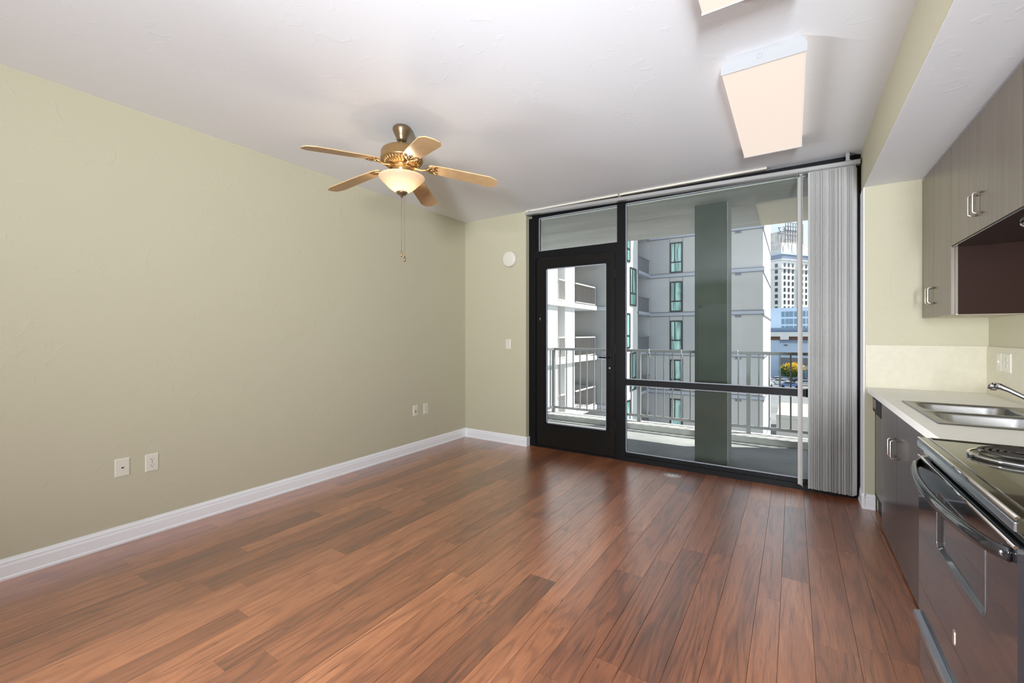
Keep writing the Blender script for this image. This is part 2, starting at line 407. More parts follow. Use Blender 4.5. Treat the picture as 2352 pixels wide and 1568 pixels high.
# soffit over the kitchen
so = B().box(3.985, 4.64, YB, -.15, 2.424, H).build('soffit', M['wall'], kind='structure', label='boxed soffit above the kitchen cabinets')
B().box(3.9865, 4.64, YB, -.151, 2.4205, 2.4245).build('soffit_underside', M['ceil'], so, label='white painted underside')

S(B().box(3.9835, 3.9895, -.149, .064, .112, 2.42).build('trim_4', M['white']), 'narrow white strip between the window jamb and the kitchen wall')
# baseboards (profiled)
def bb_profile():
    return [(0, 0), (.017, 0), (.017, .012), (.013, .018), (.013, .072), (.010, .085), (.011, .092), (.006, .104), (.004, .112), (0, .112)]
S(B().prism([(u, v) for u, v in bb_profile()], 'y', YB, -.0).build('baseboard_left', M['white']), 'white baseboard along the long left wall')
b = B().prism([(-u, v) for u, v in bb_profile()], 'x', .0, .932)
b.box(.915, .929, -.002, .069, 0, .108)
S(b.build('baseboard_far_left', M['white']), 'white baseboard under the round cover')
b = B().prism([(-.15 - u, v) for u, v in bb_profile()], 'x', 3.972, 4.052)
b.prism([(3.99 - u, v) for u, v in bb_profile()], 'y', -.165, .066)
S(b.build('baseboard_far_right', M['white']), 'short white baseboard end beside the dishwasher')

# ================================================================ WINDOW WALL
win = thing('window_1', (3.02, .1, 0), 'tall fixed window with black frame beside the balcony door', kind='structure')
F0, F1 = .07, .135
def wpart(name, m, *bx, parent=win, c=.0, **kw):
    bb = B()
    for q in bx: bb.box(*q, c=c)
    return bb.build(name, m, parent, **kw)
wpart('head_frame', M['black'], (.955, 3.992, F0, F1, 2.675, 2.7495), (2.075, 3.965, F0 - .012, F0, 2.69, 2.715))
wpart('mullion', M['black'], (1.990, 2.075, F0 - .004, F1, 0, 2.675))
wpart('side_jamb', M['black'], (3.955, 3.989, F0 - .004, F1, 0, 2.675))
wpart('sill_frame', M['black'], (2.075, 3.955, F0, F1, 0, .086), (2.075, 3.955, F0 - .014, F0, 0, .05))
wpart('cross_bar', M['black'], (2.075, 3.955, F0, F1, .786, .845), (2.075, 3.955, F0 - .006, F0, .80, .832))
wpart('pane', M['glass'], (2.078, 3.952, .1, .106, .848, 2.672))
wpart('pane', M['glass'], (2.078, 3.952, .1, .106, .089, .783))
def beads(x0, x1, z0, z1, parent, wd=.007, y0=.088, y1=.099):
    bb = B(); bb.box(x0, x0 + wd, y0, y1, z0, z1); bb.box(x1 - wd, x1, y0, y1, z0, z1)
    bb.box(x0, x1, y0, y1, z0, z0 + wd); bb.box(x0, x1, y0, y1, z1 - wd, z1)
    return bb.build('glazing_bead', M['bead'], parent, label='pale grey glazing strip')
beads(2.076, 3.954, .0865, .785, win); beads(2.076, 3.954, .8455, 2.674, win)
dr = thing('door_1', (1.5, .1, 0), 'black framed glass balcony door with a transom window above', kind='structure')
wpart('door_frame', M['black'], (.917, 1.008, F0 - .006, F1, 0, 2.675), (1.008, 1.99, F0 - .006, F1, 2.19, 2.279), (1.008, 1.99, F0, F1, 0, .018),
      (1.008, 1.038, F0, F1, 2.279, 2.675), (1.965, 1.99, F0 + .01, F1, 0, 2.19), parent=dr)
leaf = wpart('door_leaf', M['blackdoor'], (1.012, 1.136, .078, .126, .02, 2.185), (1.869, 1.962, .078, .126, .02, 2.185),
      (1.136, 1.869, .078, .126, .02, .282), (1.136, 1.869, .078, .126, 2.072, 2.185), parent=dr)
mb = B()
for q in ((1.104, 1.136, .072, .079, .25, 2.105), (1.869, 1.901, .072, .079, .25, 2.105), (1.136, 1.869, .072, .079, .25, .282), (1.136, 1.869, .072, .079, 2.072, 2.105)): mb.box(*q)
mb.build('glass_stop', M['black'], leaf)
wpart('pane', M['glass'], (1.139, 1.866, .1, .106, .285, 2.069), parent=dr)
wpart('pane', M['glass'], (1.041, 1.987, .1, .106, 2.282, 2.672), parent=dr)
beads(1.137, 1.868, .283, 2.071, dr, .010); beads(1.039, 1.989, 2.280, 2.674, dr)
hd = B(); hd.box(1.898, 1.926, .066, .079, .90, 1.12, c=.003); hd.tube([(1.912, .068, 1.064), (1.912, .03, 1.064)], .009, 10)
hd.tube([(1.915, .03, 1.064), (1.86, .026, 1.066), (1.80, .03, 1.068)], [.009, .008, .007], 10)
hl = hd.build('handle', M['blackdoor'], leaf)
B().disc((1.912, .066, .955), (0, -1, 0), .009, .008, 14).build('lock_cylinder', M['edge'], leaf, label='small metal lock cylinder')
for zz in (.35, 1.15, 1.95):
    B().box(1.963, 1.985, .060, .066, zz - .05, zz + .05, c=.002).build('hinge', M['blackdoor'], dr)
B().tube([(1.062, .0785, 1.505), (1.062, .073, 1.50), (1.062, .0785, 1.47)], .005, 8).build('catch', M['nickel'], leaf, label='small nickel catch')

# ceiling strips above the blind rail
S(B().box(.925, 2.035, -.035, -.006, 2.732, 2.7495, c=.004).build('trim_1', M['plate']), 'left length of pale strip above the blind rail')
S(B().box(2.05, 3.35, -.035, -.006, 2.732, 2.7495, c=.004).build('trim_2', M['plate']), 'right length of pale strip above the blind rail')

# ================================================================ VERTICAL BLIND
vb = thing('vertical_blind', (3.8, .0, 2.69), 'grey white vertical blind drawn aside in a dense stack at the right of the window', 'blind')
def rail_z(x): return 2.718 + (x - .925) / 3.05 * (2.663 - 2.718)
zl, zr = rail_z(.925), rail_z(3.978)
hr = B()
vs = []
for xx, zz in ((.925, zl), (3.978, zr)):
    for yy, dz in ((-.033, -.012), (-.033, .013), (-.028, .018), (.028, .018), (.033, .013), (.033, -.012), (.028, -.018), (-.028, -.018)):
        vs.append((xx, yy, zz + dz))
hr.add(vs, [tuple(range(8)), tuple(range(8, 16))] + [(i, (i + 1) % 8, (i + 1) % 8 + 8, i + 8) for i in range(8)])
hr.build('headrail', M['alu'], vb)
gr = B(); gr.add([(.93, -.003, zl - .0185), (.93, .003, zl - .0185), (3.97, .003, zr - .0185), (3.97, -.003, zr - .0185)], [(0, 1, 2, 3)])
gr.build('rail_slot', M['darkslot'], vb)
for bx in (3.90, 2.05, .98):
    bk = B(); bk.box(bx - .012, bx + .012, -.02, .02, rail_z(bx) + .017, 2.7495); bk.box(bx - .016, bx + .016, -.036, .036, rail_z(bx) + .016, rail_z(bx) + .022)
    bk.build('bracket', M['chrome'], vb)
def vane_mesh(L):
    bb = B(); n = 6; wv = .089; arc = .010; t = .0012; vs = []
    for side in (0, t):
        for z in (0, -L):
            for i in range(n + 1):
                u = -wv / 2 + wv * i / n; q = arc * (1 - (2 * u / wv) ** 2) + side
                vs.append((q, u, z))
    m_ = n + 1; fs = []
    for i in range(n):
        fs.append((i, i + 1, m_ + i + 1, m_ + i)); fs.append((2 * m_ + i, 2 * m_ + i + 1, 3 * m_ + i + 1, 3 * m_ + i))
        fs.append((i, i + 1, 2 * m_ + i + 1, 2 * m_ + i)); fs.append((m_ + i, m_ + i + 1, 3 * m_ + i + 1, 3 * m_ + i))
    fs.append((0, m_, 3 * m_, 2 * m_)); fs.append((n, m_ + n, 3 * m_ + n, 2 * m_ + n))
    bb.add(vs, fs, False); return bb.mesh('vane', M['vane'])
vm = vane_mesh(2.59)
xs = [3.587] + [3.648 + i * .0090 for i in range(34)]
for i, xx in enumerate(xs):
    o = bpy.data.objects.new('vane', vm); col.objects.link(o); o.parent = vb
    o.location = Vector((xx, .008, rail_z(xx) - .032)) - WLOC[vb.name]
    o.rotation_euler = (0, 0, R((-15 + random.uniform(-11, 9)) if i else 21))
    if i:
        cl = B(); cl.box(-.004, .004, -.005, .005, -.002, .014); c = cl.build('carrier', M['alu'], vb, origin=(0, 0, 0))
        c.location = Vector((xx + .004, .004, rail_z(xx) - .032)) - WLOC[vb.name]
    else:
        c = B().box(-.004, .012, -.006, .006, -.002, .014).build('carrier', M['alu'], vb, origin=(0, 0, 0)); c.location = o.location
wd_ = B(); wd_.tube([(3.568, -.025, 2.652), (3.566, -.028, 2.0), (3.567, -.027, 1.36)], .0035, 8); wd_.build('wand', M['alu'], vb)

# ================================================================ CEILING FAN
FX, FY = 3.5358 + 3.0 * (-.5452 - .2551 * .8384), -4.3317 + 3.0 * (.8384 - .2551 * .5452)
fan = thing('ceiling_fan', (FX, FY, 2.75), 'five blade ceiling fan with antique brass motor and glowing frosted glass bowl', 'ceiling fan')
cn = B().lathe([(.0, 2.7495), (.053, 2.7495), (.061, 2.742), (.063, 2.726), (.058, 2.712), (.045, 2.684), (.037, 2.668), (.036, 2.658), (.030, 2.650), (.016, 2.648), (0, 2.648)], FX, FY, 32)
cn.build('canopy', M['pewter'], fan)
B().tube([(FX, FY, 2.655), (FX, FY, 2.595)], .0125, 14).build('downrod', M['pewter'], fan)
mo = B().lathe([(0, 2.606), (.07, 2.605), (.112, 2.599), (.132, 2.586), (.141, 2.570), (.143, 2.528), (.145, 2.525), (.145, 2.517), (.140, 2.512), (.120, 2.494), (.098, 2.482), (.09, 2.479), (0, 2.479)], FX, FY, 40)
mt = mo.build('motor_housing', M['brass'], fan)
ribs = B()
for k in range(36):
    a = 2 * math.pi * k / 36; ca, sa = math.cos(a), math.sin(a)
    p0 = Vector((FX + ca * .139, FY + sa * .139, 2.511)); a2 = a + .10
    p1 = Vector((FX + math.cos(a2) * .104, FY + math.sin(a2) * .104, 2.482))
    ribs.tube([p0, (p0 + p1) / 2 + Vector((0, 0, -.004)), p1], .0042, 6)
ribs.build('vent_ribs', M['brass'], mt)
B().lathe([(.068, 2.481), (.068, 2.472), (.062, 2.468), (.057, 2.466), (.054, 2.418), (.057, 2.414), (.057, 2.406), (0, 2.406)], FX, FY, 32).build('switch_housing', M['brass'], fan)
# blades with irons
def blade_parts(a):
    rot = Matrix.Translation((FX, FY, 0)) @ Matrix.Rotation(a, 4, 'Z')
    pitch = R(-8.5)
    iron = B()
    iron.tube([(.06, 0, 2.474), (.10, 0, 2.468), (.135, 0, 2.460), (.165, .0, 2.462), (.19, 0, 2.464)], [.011, .010, .008, .008, .009], 8)
    iron.tube([(.165, 0, 2.464), (.185, .018, 2.460), (.21, .036, 2.456), (.245, .044, 2.452), (.235, .03, 2.455), (.215, .022, 2.458)], [.007, .006, .006, .004, .004, .003], 7)
    iron.tube([(.165, 0, 2.464), (.185, -.018, 2.468), (.21, -.036, 2.470), (.245, -.044, 2.468), (.235, -.03, 2.467), (.215, -.022, 2.466)], [.007, .006, .006, .004, .004, .003], 7)
    iron.tube([(.19, 0, 2.464), (.22, .012, 2.464), (.25, 0, 2.462), (.22, -.012, 2.462), (.19, 0, 2.464)], .0045, 7)
    for q in ((.215, .03), (.215, -.03), (.25, 0)): iron.disc((q[0], q[1], 2.459), (0, 0, 1), .006, .006, 8)
    pm = Matrix.Rotation(0, 4, 'X')
    iron.xf(rot)
    # blade outline: root at .185, tip at .665, widening, clipped corners
    out = [(.185, -.032), (.20, -.046), (.24, -.054), (.32, -.060), (.612, -.068), (.652, -.050), (.664, -.040), (.672, .0), (.664, .040), (.652, .050), (.612, .068), (.32, .060), (.24, .054), (.20, .046), (.185, .032)]
    bl = B(); t = .006; n = len(out)
    vs = []
    for zt in (0, t):
        for (u, v) in out:
            zz = 2.472 - (u - .185) * .150 + v * math.tan(pitch) + zt
            vs.append((u, v, zz))
    bl.add(vs, [tuple(range(n)), tuple(range(n, 2 * n))] + [(i, (i + 1) % n, (i + 1) % n + n, i + n) for i in range(n)])
    bl.xf(rot)
    return iron, bl
for k in range(5):
    a = R(-100 + 72 * k); ir, bl = blade_parts(a)
    o = bl.build('blade', M['blade'], fan)
    ir.build('blade_iron', M['brass'], o)
bowl = B().lathe([(0.15, 2.402), (0.154, 2.4034), (0.157, 2.3999), (0.155, 2.3943), (0.146, 2.3845), (0.135, 2.3719), (0.114, 2.3537), (0.097, 2.3355), (0.077, 2.3187), (0.057, 2.3061), (0.042, 2.2991), (0.02, 2.297), (0.0, 2.2963)], FX, FY, 48)
bowl.build('glass_bowl', M['bowl'], fan)
B().lathe([(.0, 2.304), (.032, 2.303), (.040, 2.298), (.038, 2.289), (.025, 2.280), (.012, 2.274), (.008, 2.264), (.004, 2.259), (0, 2.258)], FX, FY, 24).build('finial', M['pewter'], fan)
B().tube([(FX, FY, 2.41), (FX, FY, 2.30)], .005, 8).build('bowl_rod', M['pewter'], fan)
def chain(dx, dy, z0, z1, r):
    bb = B(); n = int((z0 - z1) / .011)
    for i in range(n):
        z = z0 - i * .011; ax = .0018
        bb.lathe([(0, z + .0038), (ax, z + .002), (ax, z - .002), (0, z - .0038)], FX + dx, FY + dy, 5)
    bb.tube([(FX + dx, FY + dy, z0), (FX + dx, FY + dy, z1)], .0008, 4); return bb
ux, uy = .8384, .5452
c1 = chain(-.003 * ux, -.003 * uy, 2.260, 1.90, 0).build('pull_chain', M['pewter'], fan)
B().lathe([(0, 1.90), (.003, 1.896), (.006, 1.87), (.0075, 1.858), (.005, 1.850), (0, 1.849)], FX - .003 * ux, FY - .003 * uy, 14).build('chain_weight', M['brass'], c1, label='pale brass bell weight')
c2 = chain(.02 * ux, .02 * uy, 2.285, 1.855, 0).build('pull_chain', M['pewter'], fan)
B().lathe([(0, 1.857), (.0045, 1.853), (.007, 1.835), (.007, 1.825), (.004, 1.815), (0, 1.814)], FX + .02 * ux, FY + .02 * uy, 14).build('chain_weight', M['pewter'], c2, label='dark brown chain weight')
add_light('fan_bulb', 'POINT', (FX, FY, 2.362), None, 4.0, (1, .84, .62), .03)

# ================================================================ CEILING LIGHTS
def ceiling_light(x0, x1, y0, y1, label, group=None):
    t = thing('ceiling_light', ((x0 + x1) / 2, (y0 + y1) / 2, 2.75), label, 'ceiling light', group)
    p = B(); zb = 2.672
    # wraparound housing: end plates and back pan
    p.box(x0 + .03, x1 - .03, y0 + .004, y1 - .004, 2.735, 2.7495)
    p.build('back_pan', M['white'], t)
    for yy in ((y0, y0 + .004), (y1 - .004, y1)):
        e = B(); e.prism([(x0 - .003, 2.668), (x1 + .003, 2.668), (x1 + .004, 2.715), (x1 - .018, 2.7495), (x0 + .018, 2.7495), (x0 - .004, 2.715)], 'y', *yy)
        ep = e.build('end_plate', M['lampwhite'], t)
        kx = (x0 + x1) / 2 - .01
        ring = [(kx + .011 * math.cos(q), yy[0] - .0006 if yy[0] == y0 else yy[1] + .0006, 2.713 + .011 * math.sin(q)) for q in [2 * math.pi * i / 20 for i in range(20)]]
        B().tube(ring, .0012, 5, closed=True).build('knockout', M['lampwhite'], ep)
    l = B(); l.prism([(x0, 2.678), (x0 + .010, 2.672), (x1 - .010, 2.672), (x1, 2.678), (x1, 2.715), (x1 - .006, 2.735), (x0 + .006, 2.735), (x0, 2.715)], 'y', y0 + .0045, y1 - .0045)
    l.build('lens', M['lens'], t)
    return t
ceiling_light(3.222, 3.590, -1.83, -.563, 'lit long fluorescent ceiling light seen whole above the window end of the room')
ceiling_light(3.212, 3.580, -3.61, -2.343, 'lit fluorescent ceiling light cut off by the top edge of the photo')

# ================================================================ WALL PLATES
def plate(loc, normal, w_, h_, kind, label, cat, name, group=None):
    """normal 'x+' (on left wall), 'y-' (on far wall), 'x-' (on right backsplash)"""
    t = thing(name, loc, label, cat, group)
    def place(bb):
        m = {'y-': Matrix.Identity(4), 'x+': Matrix.Rotation(R(90), 4, 'Z'), 'x-': Matrix.Rotation(R(-90), 4, 'Z')}[normal]
        return bb.xf(Matrix.Translation(loc) @ m)
    p = B(); hw, hh = w_ / 2, h_ / 2
    p.add([(-hw, 0, -hh), (hw, 0, -hh), (hw, 0, hh), (-hw, 0, hh), (-hw, -.003, -hh), (hw, -.003, -hh), (hw, -.003, hh), (-hw, -.003, hh),
           (-hw + .005, -.006, -hh + .005), (hw - .005, -.006, -hh + .005), (hw - .005, -.006, hh - .005), (-hw + .005, -.006, hh - .005)],
          [(0, 1, 5, 4), (1, 2, 6, 5), (2, 3, 7, 6), (3, 0, 4, 7), (4, 5, 9, 8), (5, 6, 10, 9), (6, 7, 11, 10), (7, 4, 8, 11), (8, 9, 10, 11)])
    place(p).build('cover_plate', M['plate'], t)
    if kind == 'duplex':
        for s in (1, -1):
            f = B(); zz = s * .0195
            oct_ = [(.0165 * math.cos(q) * 1.0, zz + .0145 * max(-.86, min(.86, math.sin(q) * 1.15))) for q in [2 * math.pi * i / 20 for i in range(20)]]
            f.prism([(u, v) for u, v in oct_], 'y', -.0075, -.005)
            fo = place(f).build('socket', M['plate'], t)
            sl = B(); sl.box(-.0085, -.0065, -.0079, -.0074, zz + .000, zz + .009); sl.box(.0065, .0085, -.0079, -.0074, zz + .001, zz + .008)
            sl.disc((0, -.0074, zz - .0065), (0, -1, 0), .0026, .0005, 10)
            place(sl).build('slots', M['darkslot'], fo)
        place(B().disc((0, -.0055, 0), (0, -1, 0), .003, .0015, 10)).build('screw', M['nickel'], t)
    elif kind == 'jack':
        place(B().box(-.011, .011, -.008, -.005, -.012, .010, c=.001)).build('jack', M['plate'], t)
        place(B().prism([(-.007, .003), (.007, .003), (.005, -.003), (.002, -.006), (-.002, -.006), (-.005, -.003)], 'y', -.0085, -.0078)).build('jack_opening', M['darkslot'], t)
        for s in (1, -1): place(B().disc((0, -.0055, s * .046), (0, -1, 0), .0028, .0012, 10)).build('screw', M['plate'], t)
    elif kind == 'jack2':
        place(B().box(-.012, .012, -.008, -.005, -.028, .026, c=.001)).build('jack', M['plate'], t)
        place(B().box(-.009, .009, -.0086, -.0078, .004, .010)).build('jack_opening', M['darkslot'], t)
        place(B().box(-.010, .010, -.0086, -.0078, -.019, -.006)).build('jack_opening', M['darkslot'], t)
    elif kind == 'switch':
        place(B().box(-.005, .005, -.0075, -.005, -.012, .012)).build('switch_surround', M['plate'], t)
        place(B().prism([(-.004, -.004), (.004, -.004), (.0035, .008), (-.0035, .008)], 'y', -.014, -.006)).build('toggle', M['plate'], t)
        for s in (1, -1): place(B().disc((0, -.0055, s * .030), (0, -1, 0), .0025, .0012, 10)).build('screw', M['nickel'], t)
    return t
plate((0, -3.392, .475), 'x+', .074, .114, 'jack', 'ivory telephone jack plate low on the long wall, nearest the camera', 'wall plate', 'jack_plate')
plate((0, -3.242, .470), 'x+', .072, .114, 'duplex', 'ivory duplex power outlet low on the long wall beside the nearest jack plate', 'outlet', 'power_outlet')
plate((0, -.878, .461), 'x+', .074, .120, 'jack2', 'ivory data jack plate with two dark ports near the room corner', 'wall plate', 'jack_plate')
plate((0, -.715, .460), 'x+', .072, .120, 'duplex', 'ivory duplex power outlet on the long wall nearest the room corner', 'outlet', 'power_outlet')
plate((.666, 0, 1.195), 'y-', .070, .115, 'switch', 'ivory light switch left of the balcony door', 'light switch', 'light_switch')
# round cover
rc = thing('round_cover', (.70, 0, 2.21), 'round off-white cover high on the wall left of the balcony door', 'detector')
m_ = Matrix.Translation((.70, 0, 2.21)) @ Matrix.Rotation(R(90), 4, 'X')
B().lathe([(0, 0), (.092, 0), (.094, .004), (.094, .030), (.090, .034)], 0, 0, 48).xf(m_).build('base', M['plate'], rc)
B().lathe([(.088, .033), (.092, .036), (.094, .040), (.093, .048), (.088, .053), (.06, .056), (0, .057)], 0, 0, 48).xf(m_).build('cover', M['plate'], rc)
# floor outlet
fo = thing('floor_outlet', (2.598, -.142, 0), 'round metal floor outlet cover in the planks in front of the window', 'floor outlet')
B().lathe([(0, .0035), (.076, .0035), (.082, .0012), (.083, .0002)], 2.598, -.142, 40).build('cover_ring', mat('dull_brass_plate', (.50, .40, .36), .35, .5), fo)
B().lathe([(0, .0052), (.042, .0052), (.045, .0036)], 2.598, -.142, 32).build('flap', M['plate'], fo)
for q in ((2.575, 2.625, -.110, -.104), (2.580, 2.587, -.155, -.135), (2.613, 2.620, -.155, -.135)):
    B().box(*q, .0050, .0058).build('slot', M['darkslot'], fo)

# ================================================================ KITCHEN
CF = 4.055       # base cabinet face
# counter with a hole for the sink
SX0, SX1, SY0, SY1 = 4.075, 4.575, -1.700, -.925
def ring_slab(x0, x1, y0, y1, z0, z1, hx0, hx1, hy0, hy1):
    v = []; 
    for z in (z0, z1):
        v += [(x0, y0, z), (x1, y0, z), (x1, y1, z), (x0, y1, z), (hx0, hy0, z), (hx1, hy0, z), (hx1, hy1, z), (hx0, hy1, z)]
    f = []
    for i in range(4):
        j = (i + 1) % 4
        f += [(i, j, 4 + j, 4 + i), (8 + i, 8 + j, 12 + j, 12 + i), (i, j, 8 + j, 8 + i), (4 + i, 4 + j, 12 + j, 12 + i)]
    return B().add(v, f)
ct = ring_slab(4.006, 4.638, -2.137, -.152, .876, .914, SX0 + .012, SX1 - .012, SY0 + .012, SY1 - .012).build('countertop', M['counter'], label='cream laminate kitchen countertop around the sink', cat='countertop')
S(B().box(3.994, 4.628, -.163, -.1505, .9145, 1.231).build('backsplash_panel', M['splash']), 'cream backsplash panel on the end wall')
S(B().box(4.628, 4.6395, -3.6, -.152, .9145, 1.231).build('backsplash_side', M['splash']), 'cream backsplash panel behind the sink')
plate((4.628, -.385, 1.137), 'x-', .072, .116, 'switch', 'ivory single switch on the backsplash, left of the outlet', 'light switch', 'light_switch')
plate((4.628, -.500, 1.137), 'x-', .112, .116, 'duplex', 'ivory duplex outlet on the kitchen backsplash', 'outlet', 'power_outlet')

# sink
sk = thing('sink', (4.325, -1.31, .914), 'double bowl stainless steel drop-in sink', 'sink')
def rrect(x0, x1, y0, y1, r, n=5):
    pts = []
    for cx, cy, a0 in ((x1 - r, y1 - r, 0), (x0 + r, y1 - r, 90), (x0 + r, y0 + r, 180), (x1 - r, y0 + r, 270)):
        for i in range(n + 1):
            a = R(a0 + 90 * i / n); pts.append((cx + r * math.cos(a), cy + r * math.sin(a)))
    return pts
def basin(x0, x1, y0, y1, ox0, ox1, oy0, oy1, zt, depth):
    bb = B(); loops = []
    loops.append([(x, y, zt) for x, y in rrect(ox0, ox1, oy0, oy1, .0005)])
    for ins, z in ((0, zt), (.003, zt - .003), (.006, zt - .012), (.012, zt - depth + .04), (.022, zt - depth + .012), (.05, zt - depth), (.13, zt - depth - .002)):
        rr = min(.085, (x1 - x0) / 2 - ins - .001, (y1 - y0) / 2 - ins - .001)
        loops.append([(x, y, z) for x, y in rrect(x0 + ins, x1 - ins, y0 + ins, y1 - ins, max(.01, rr))])
    n = len(loops[0]); vs = [p for l in loops for p in l]; fs = []
    for i in range(len(loops) - 1):
        for k in range(n): fs.append((i * n + k, i * n + (k + 1) % n, (i + 1) * n + (k + 1) % n, (i + 1) * n + k))
    fs.append(tuple((len(loops) - 1) * n + k for k in range(n)))
    return bb.add(vs, fs, True)
ym = -1.3125
rim = B(); z = .9195
rim.add([(SX0, SY0, .9145), (SX1, SY0, .9145), (SX1, SY1, .9145), (SX0, SY1, .9145), (SX0 + .004, SY0 + .004, z), (SX1 - .004, SY0 + .004, z), (SX1 - .004, SY1 - .004, z), (SX0 + .004, SY1 - .004, z)],
        [(0, 1, 5, 4), (1, 2, 6, 5), (2, 3, 7, 6), (3, 0, 4, 7)])
rim.build('rim', M['steel'], sk)
bs1 = basin(SX0 + .04, SX1 - .085, ym + .018, SY1 - .035, SX0 + .004, SX1 - .004, ym, SY1 - .004, z, .17).build('basin', M['steel'], sk)
bs2 = basin(SX0 + .04, SX1 - .085, SY0 + .035, ym - .018, SX0 + .004, SX1 - .004, SY0 + .004, ym, z, .17).build('basin', M['steel'], sk)
for b_, cy in ((bs1, (ym + SY1) / 2), (bs2, (ym + SY0) / 2)):
    B().lathe([(0, .7495), (.02, .7495), (.04, .751), (.043, .7485)], (SX0 + SX1) / 2 - .02, cy, 24).build('drain', M['chrome'], b_)
# faucet
fc = thing('faucet', (4.545, -1.25, .914), 'chrome kitchen faucet reaching over the sink', 'faucet')
B().lathe([(0, .928), (.028, .926), (.034, .9205), (.034, .9195)], 4.55, -1.30, 24).build('base', M['chrome'], fc)
B().lathe([(.026, .9205), (.026, .96), (.022, .985), (.012, .995), (0, .997)], 4.55, -1.30, 24).build('valve_body', M['chrome'], fc)
sp_ = B(); sp_.tube([(4.55, -1.30, .955), (4.52, -1.285, .975), (4.475, -1.255, 1.005), (4.43, -1.222, 1.036), (4.405, -1.204, 1.050), (4.388, -1.192, 1.054)], [.0125, .0115, .0115, .012, .015, .017], 16)
sp_.tube([(4.388, -1.192, 1.054), (4.379, -1.186, 1.050), (4.375, -1.183, 1.036)], [.017, .016, .0155], 16)
so_ = sp_.build('spout', M['chrome'], fc)
B().lathe([(.0, 1.030), (.012, 1.030), (.0135, 1.034), (.0135, 1.042)], 4.383, -1.188, 18).build('aerator', M['chrome'], so_)
B().tube([(4.555, -1.30, .99), (4.575, -1.305, 1.02), (4.585, -1.31, 1.05)], [.008, .007, .009], 10).build('lever', M['chrome'], fc)

def d_pull(x, y, z0, z1, parent, depth=.034, r=.0050):
    """square D handle standing off a face at x, towards -x"""
    p = []
    rr = .010
    p.append((x, y, z0)); p.append((x - depth + rr, y, z0))
    for i in range(1, 4): a = R(90 * i / 4); p.append((x - depth + rr - rr * math.sin(a), y, z0 + rr - rr * math.cos(a)))
    p.append((x - depth, y, z0 + rr)); p.append((x - depth, y, z1 - rr))
    for i in range(1, 4): a = R(90 * i / 4); p.append((x - depth + rr - rr * math.cos(a), y, z1 - rr + rr * math.sin(a)))
    p.append((x - depth + rr, y, z1)); p.append((x, y, z1))
    return B().tube(p, r, 8).build('handle', M['nickel'], parent, label='brushed nickel D handle')

# dishwasher
dw = thing('dishwasher', (4.34, -.36, 0), 'narrow dark dishwasher with rounded grey front panel at the window end of the counter', 'dishwasher')
B().box(CF + .012, 4.62, -.542, -.168, .0, .868).build('body', M['matblack'], dw)
dd_ = B().box(CF - .008, CF + .012, -.540, -.170, .115, .740, c=.006).build('door', M['matblack'], dw)
B().add([(CF - .0095, y_, z_) for y_, z_ in rrect(-.525, -.215, .15, .73, .04)] , [tuple(range(24))]).build('front_panel', M['dwpanel'], dd_, label='grey rounded front panel')
cp = B().box(CF - .020, CF + .012, -.540, -.170, .745, .866, c=.006).build('control_panel', M['matblack'], dw)
B().box(CF - .024, CF - .020, -.33, -.20, .775, .84, c=.0015).build('latch', M['dwpanel'], cp)
B().box(CF + .03, CF + .05, -.540, -.170, .0, .112).build('kick_plate', M['matblack'], dw)

# sink base cabinet
bc = thing('base_cabinet', (4.34, -1.33, 0), 'dark laminate base cabinet under the sink with paired doors', 'cabinet')
B().box(CF, 4.62, -2.125, -.546, .012, .73).build('carcass', M['cablow'], bc)
B().box(CF, CF + .015, -2.125, -.546, .73, .872).build('front_rail', M['cablow'], bc)
B().box(CF + .02, 4.60, -2.12, -.55, 0, .012).build('plinth', M['cabin'], bc)
dA = B().box(CF - .019, CF - .001, -1.059, -.549, .014, .868, c=.001).build('door', M['cablow'], bc)
dB = B().box(CF - .019, CF - .001, -1.571, -1.062, .014, .868, c=.001).build('door', M['cablow'], bc)
dC = B().box(CF - .019, CF - .001, -2.124, -1.574, .014, .868, c=.001).build('door', M['cablow'], bc)
d_pull(CF - .019, -1.022, .605, .705, dA); d_pull(CF - .019, -1.099, .605, .705, dB)

# upper cabinets
UX = 4.328
uc = thing('wall_cabinet', (4.48, -.485, 1.425), 'tall narrow wall cabinet of two slim doors against the end wall', 'cabinet')
B().box(UX, 4.638, -.818, -.153, 1.430, 2.405).build('carcass', M['cab'], uc)
B().box(UX + .004, 4.636, -.816, -.155, 1.425, 1.430).build('underside', M['cabunder'], uc, label='pale underside panel')
B().box(UX + .012, 4.637, -.8205, -.8185, 1.4265, 1.818).build('side_panel', M['cabin'], uc, label='dark brown side panel')
a1 = B().box(UX - .018, UX - .001, -.4485, -.154, 1.427, 2.403, c=.001).build('door', M['cab'], uc)
a2 = B().box(UX - .018, UX - .001, -.818, -.4515, 1.427, 2.403, c=.001).build('door', M['cab'], uc)
d_pull(UX - .018, -.420, 1.515, 1.615, a1); d_pull(UX - .018, -.480, 1.515, 1.615, a2)
uh = thing('wall_cabinet', (4.48, -1.29, 1.82), 'short wide wall cabinet above the sink with paired handles', 'cabinet')
B().box(UX, 4.638, -1.758, -.822, 1.824, 2.405).build('carcass', M['cab'], uh)
B().box(UX - .012, 4.636, -1.757, -.823, 1.818, 1.824).build('underside', M['blk_app'], uh, label='black underside panel')
a1 = B().box(UX - .018, UX - .001, -1.2865, -.822, 1.826, 2.403, c=.001).build('door', M['cab'], uh)
a2 = B().box(UX - .018, UX - .001, -1.758, -1.2895, 1.826, 2.403, c=.001).build('door', M['cab'], uh)
d_pull(UX - .018, -1.255, 1.905, 2.005, a1); d_pull(UX - .018, -1.320, 1.905, 2.005, a2)
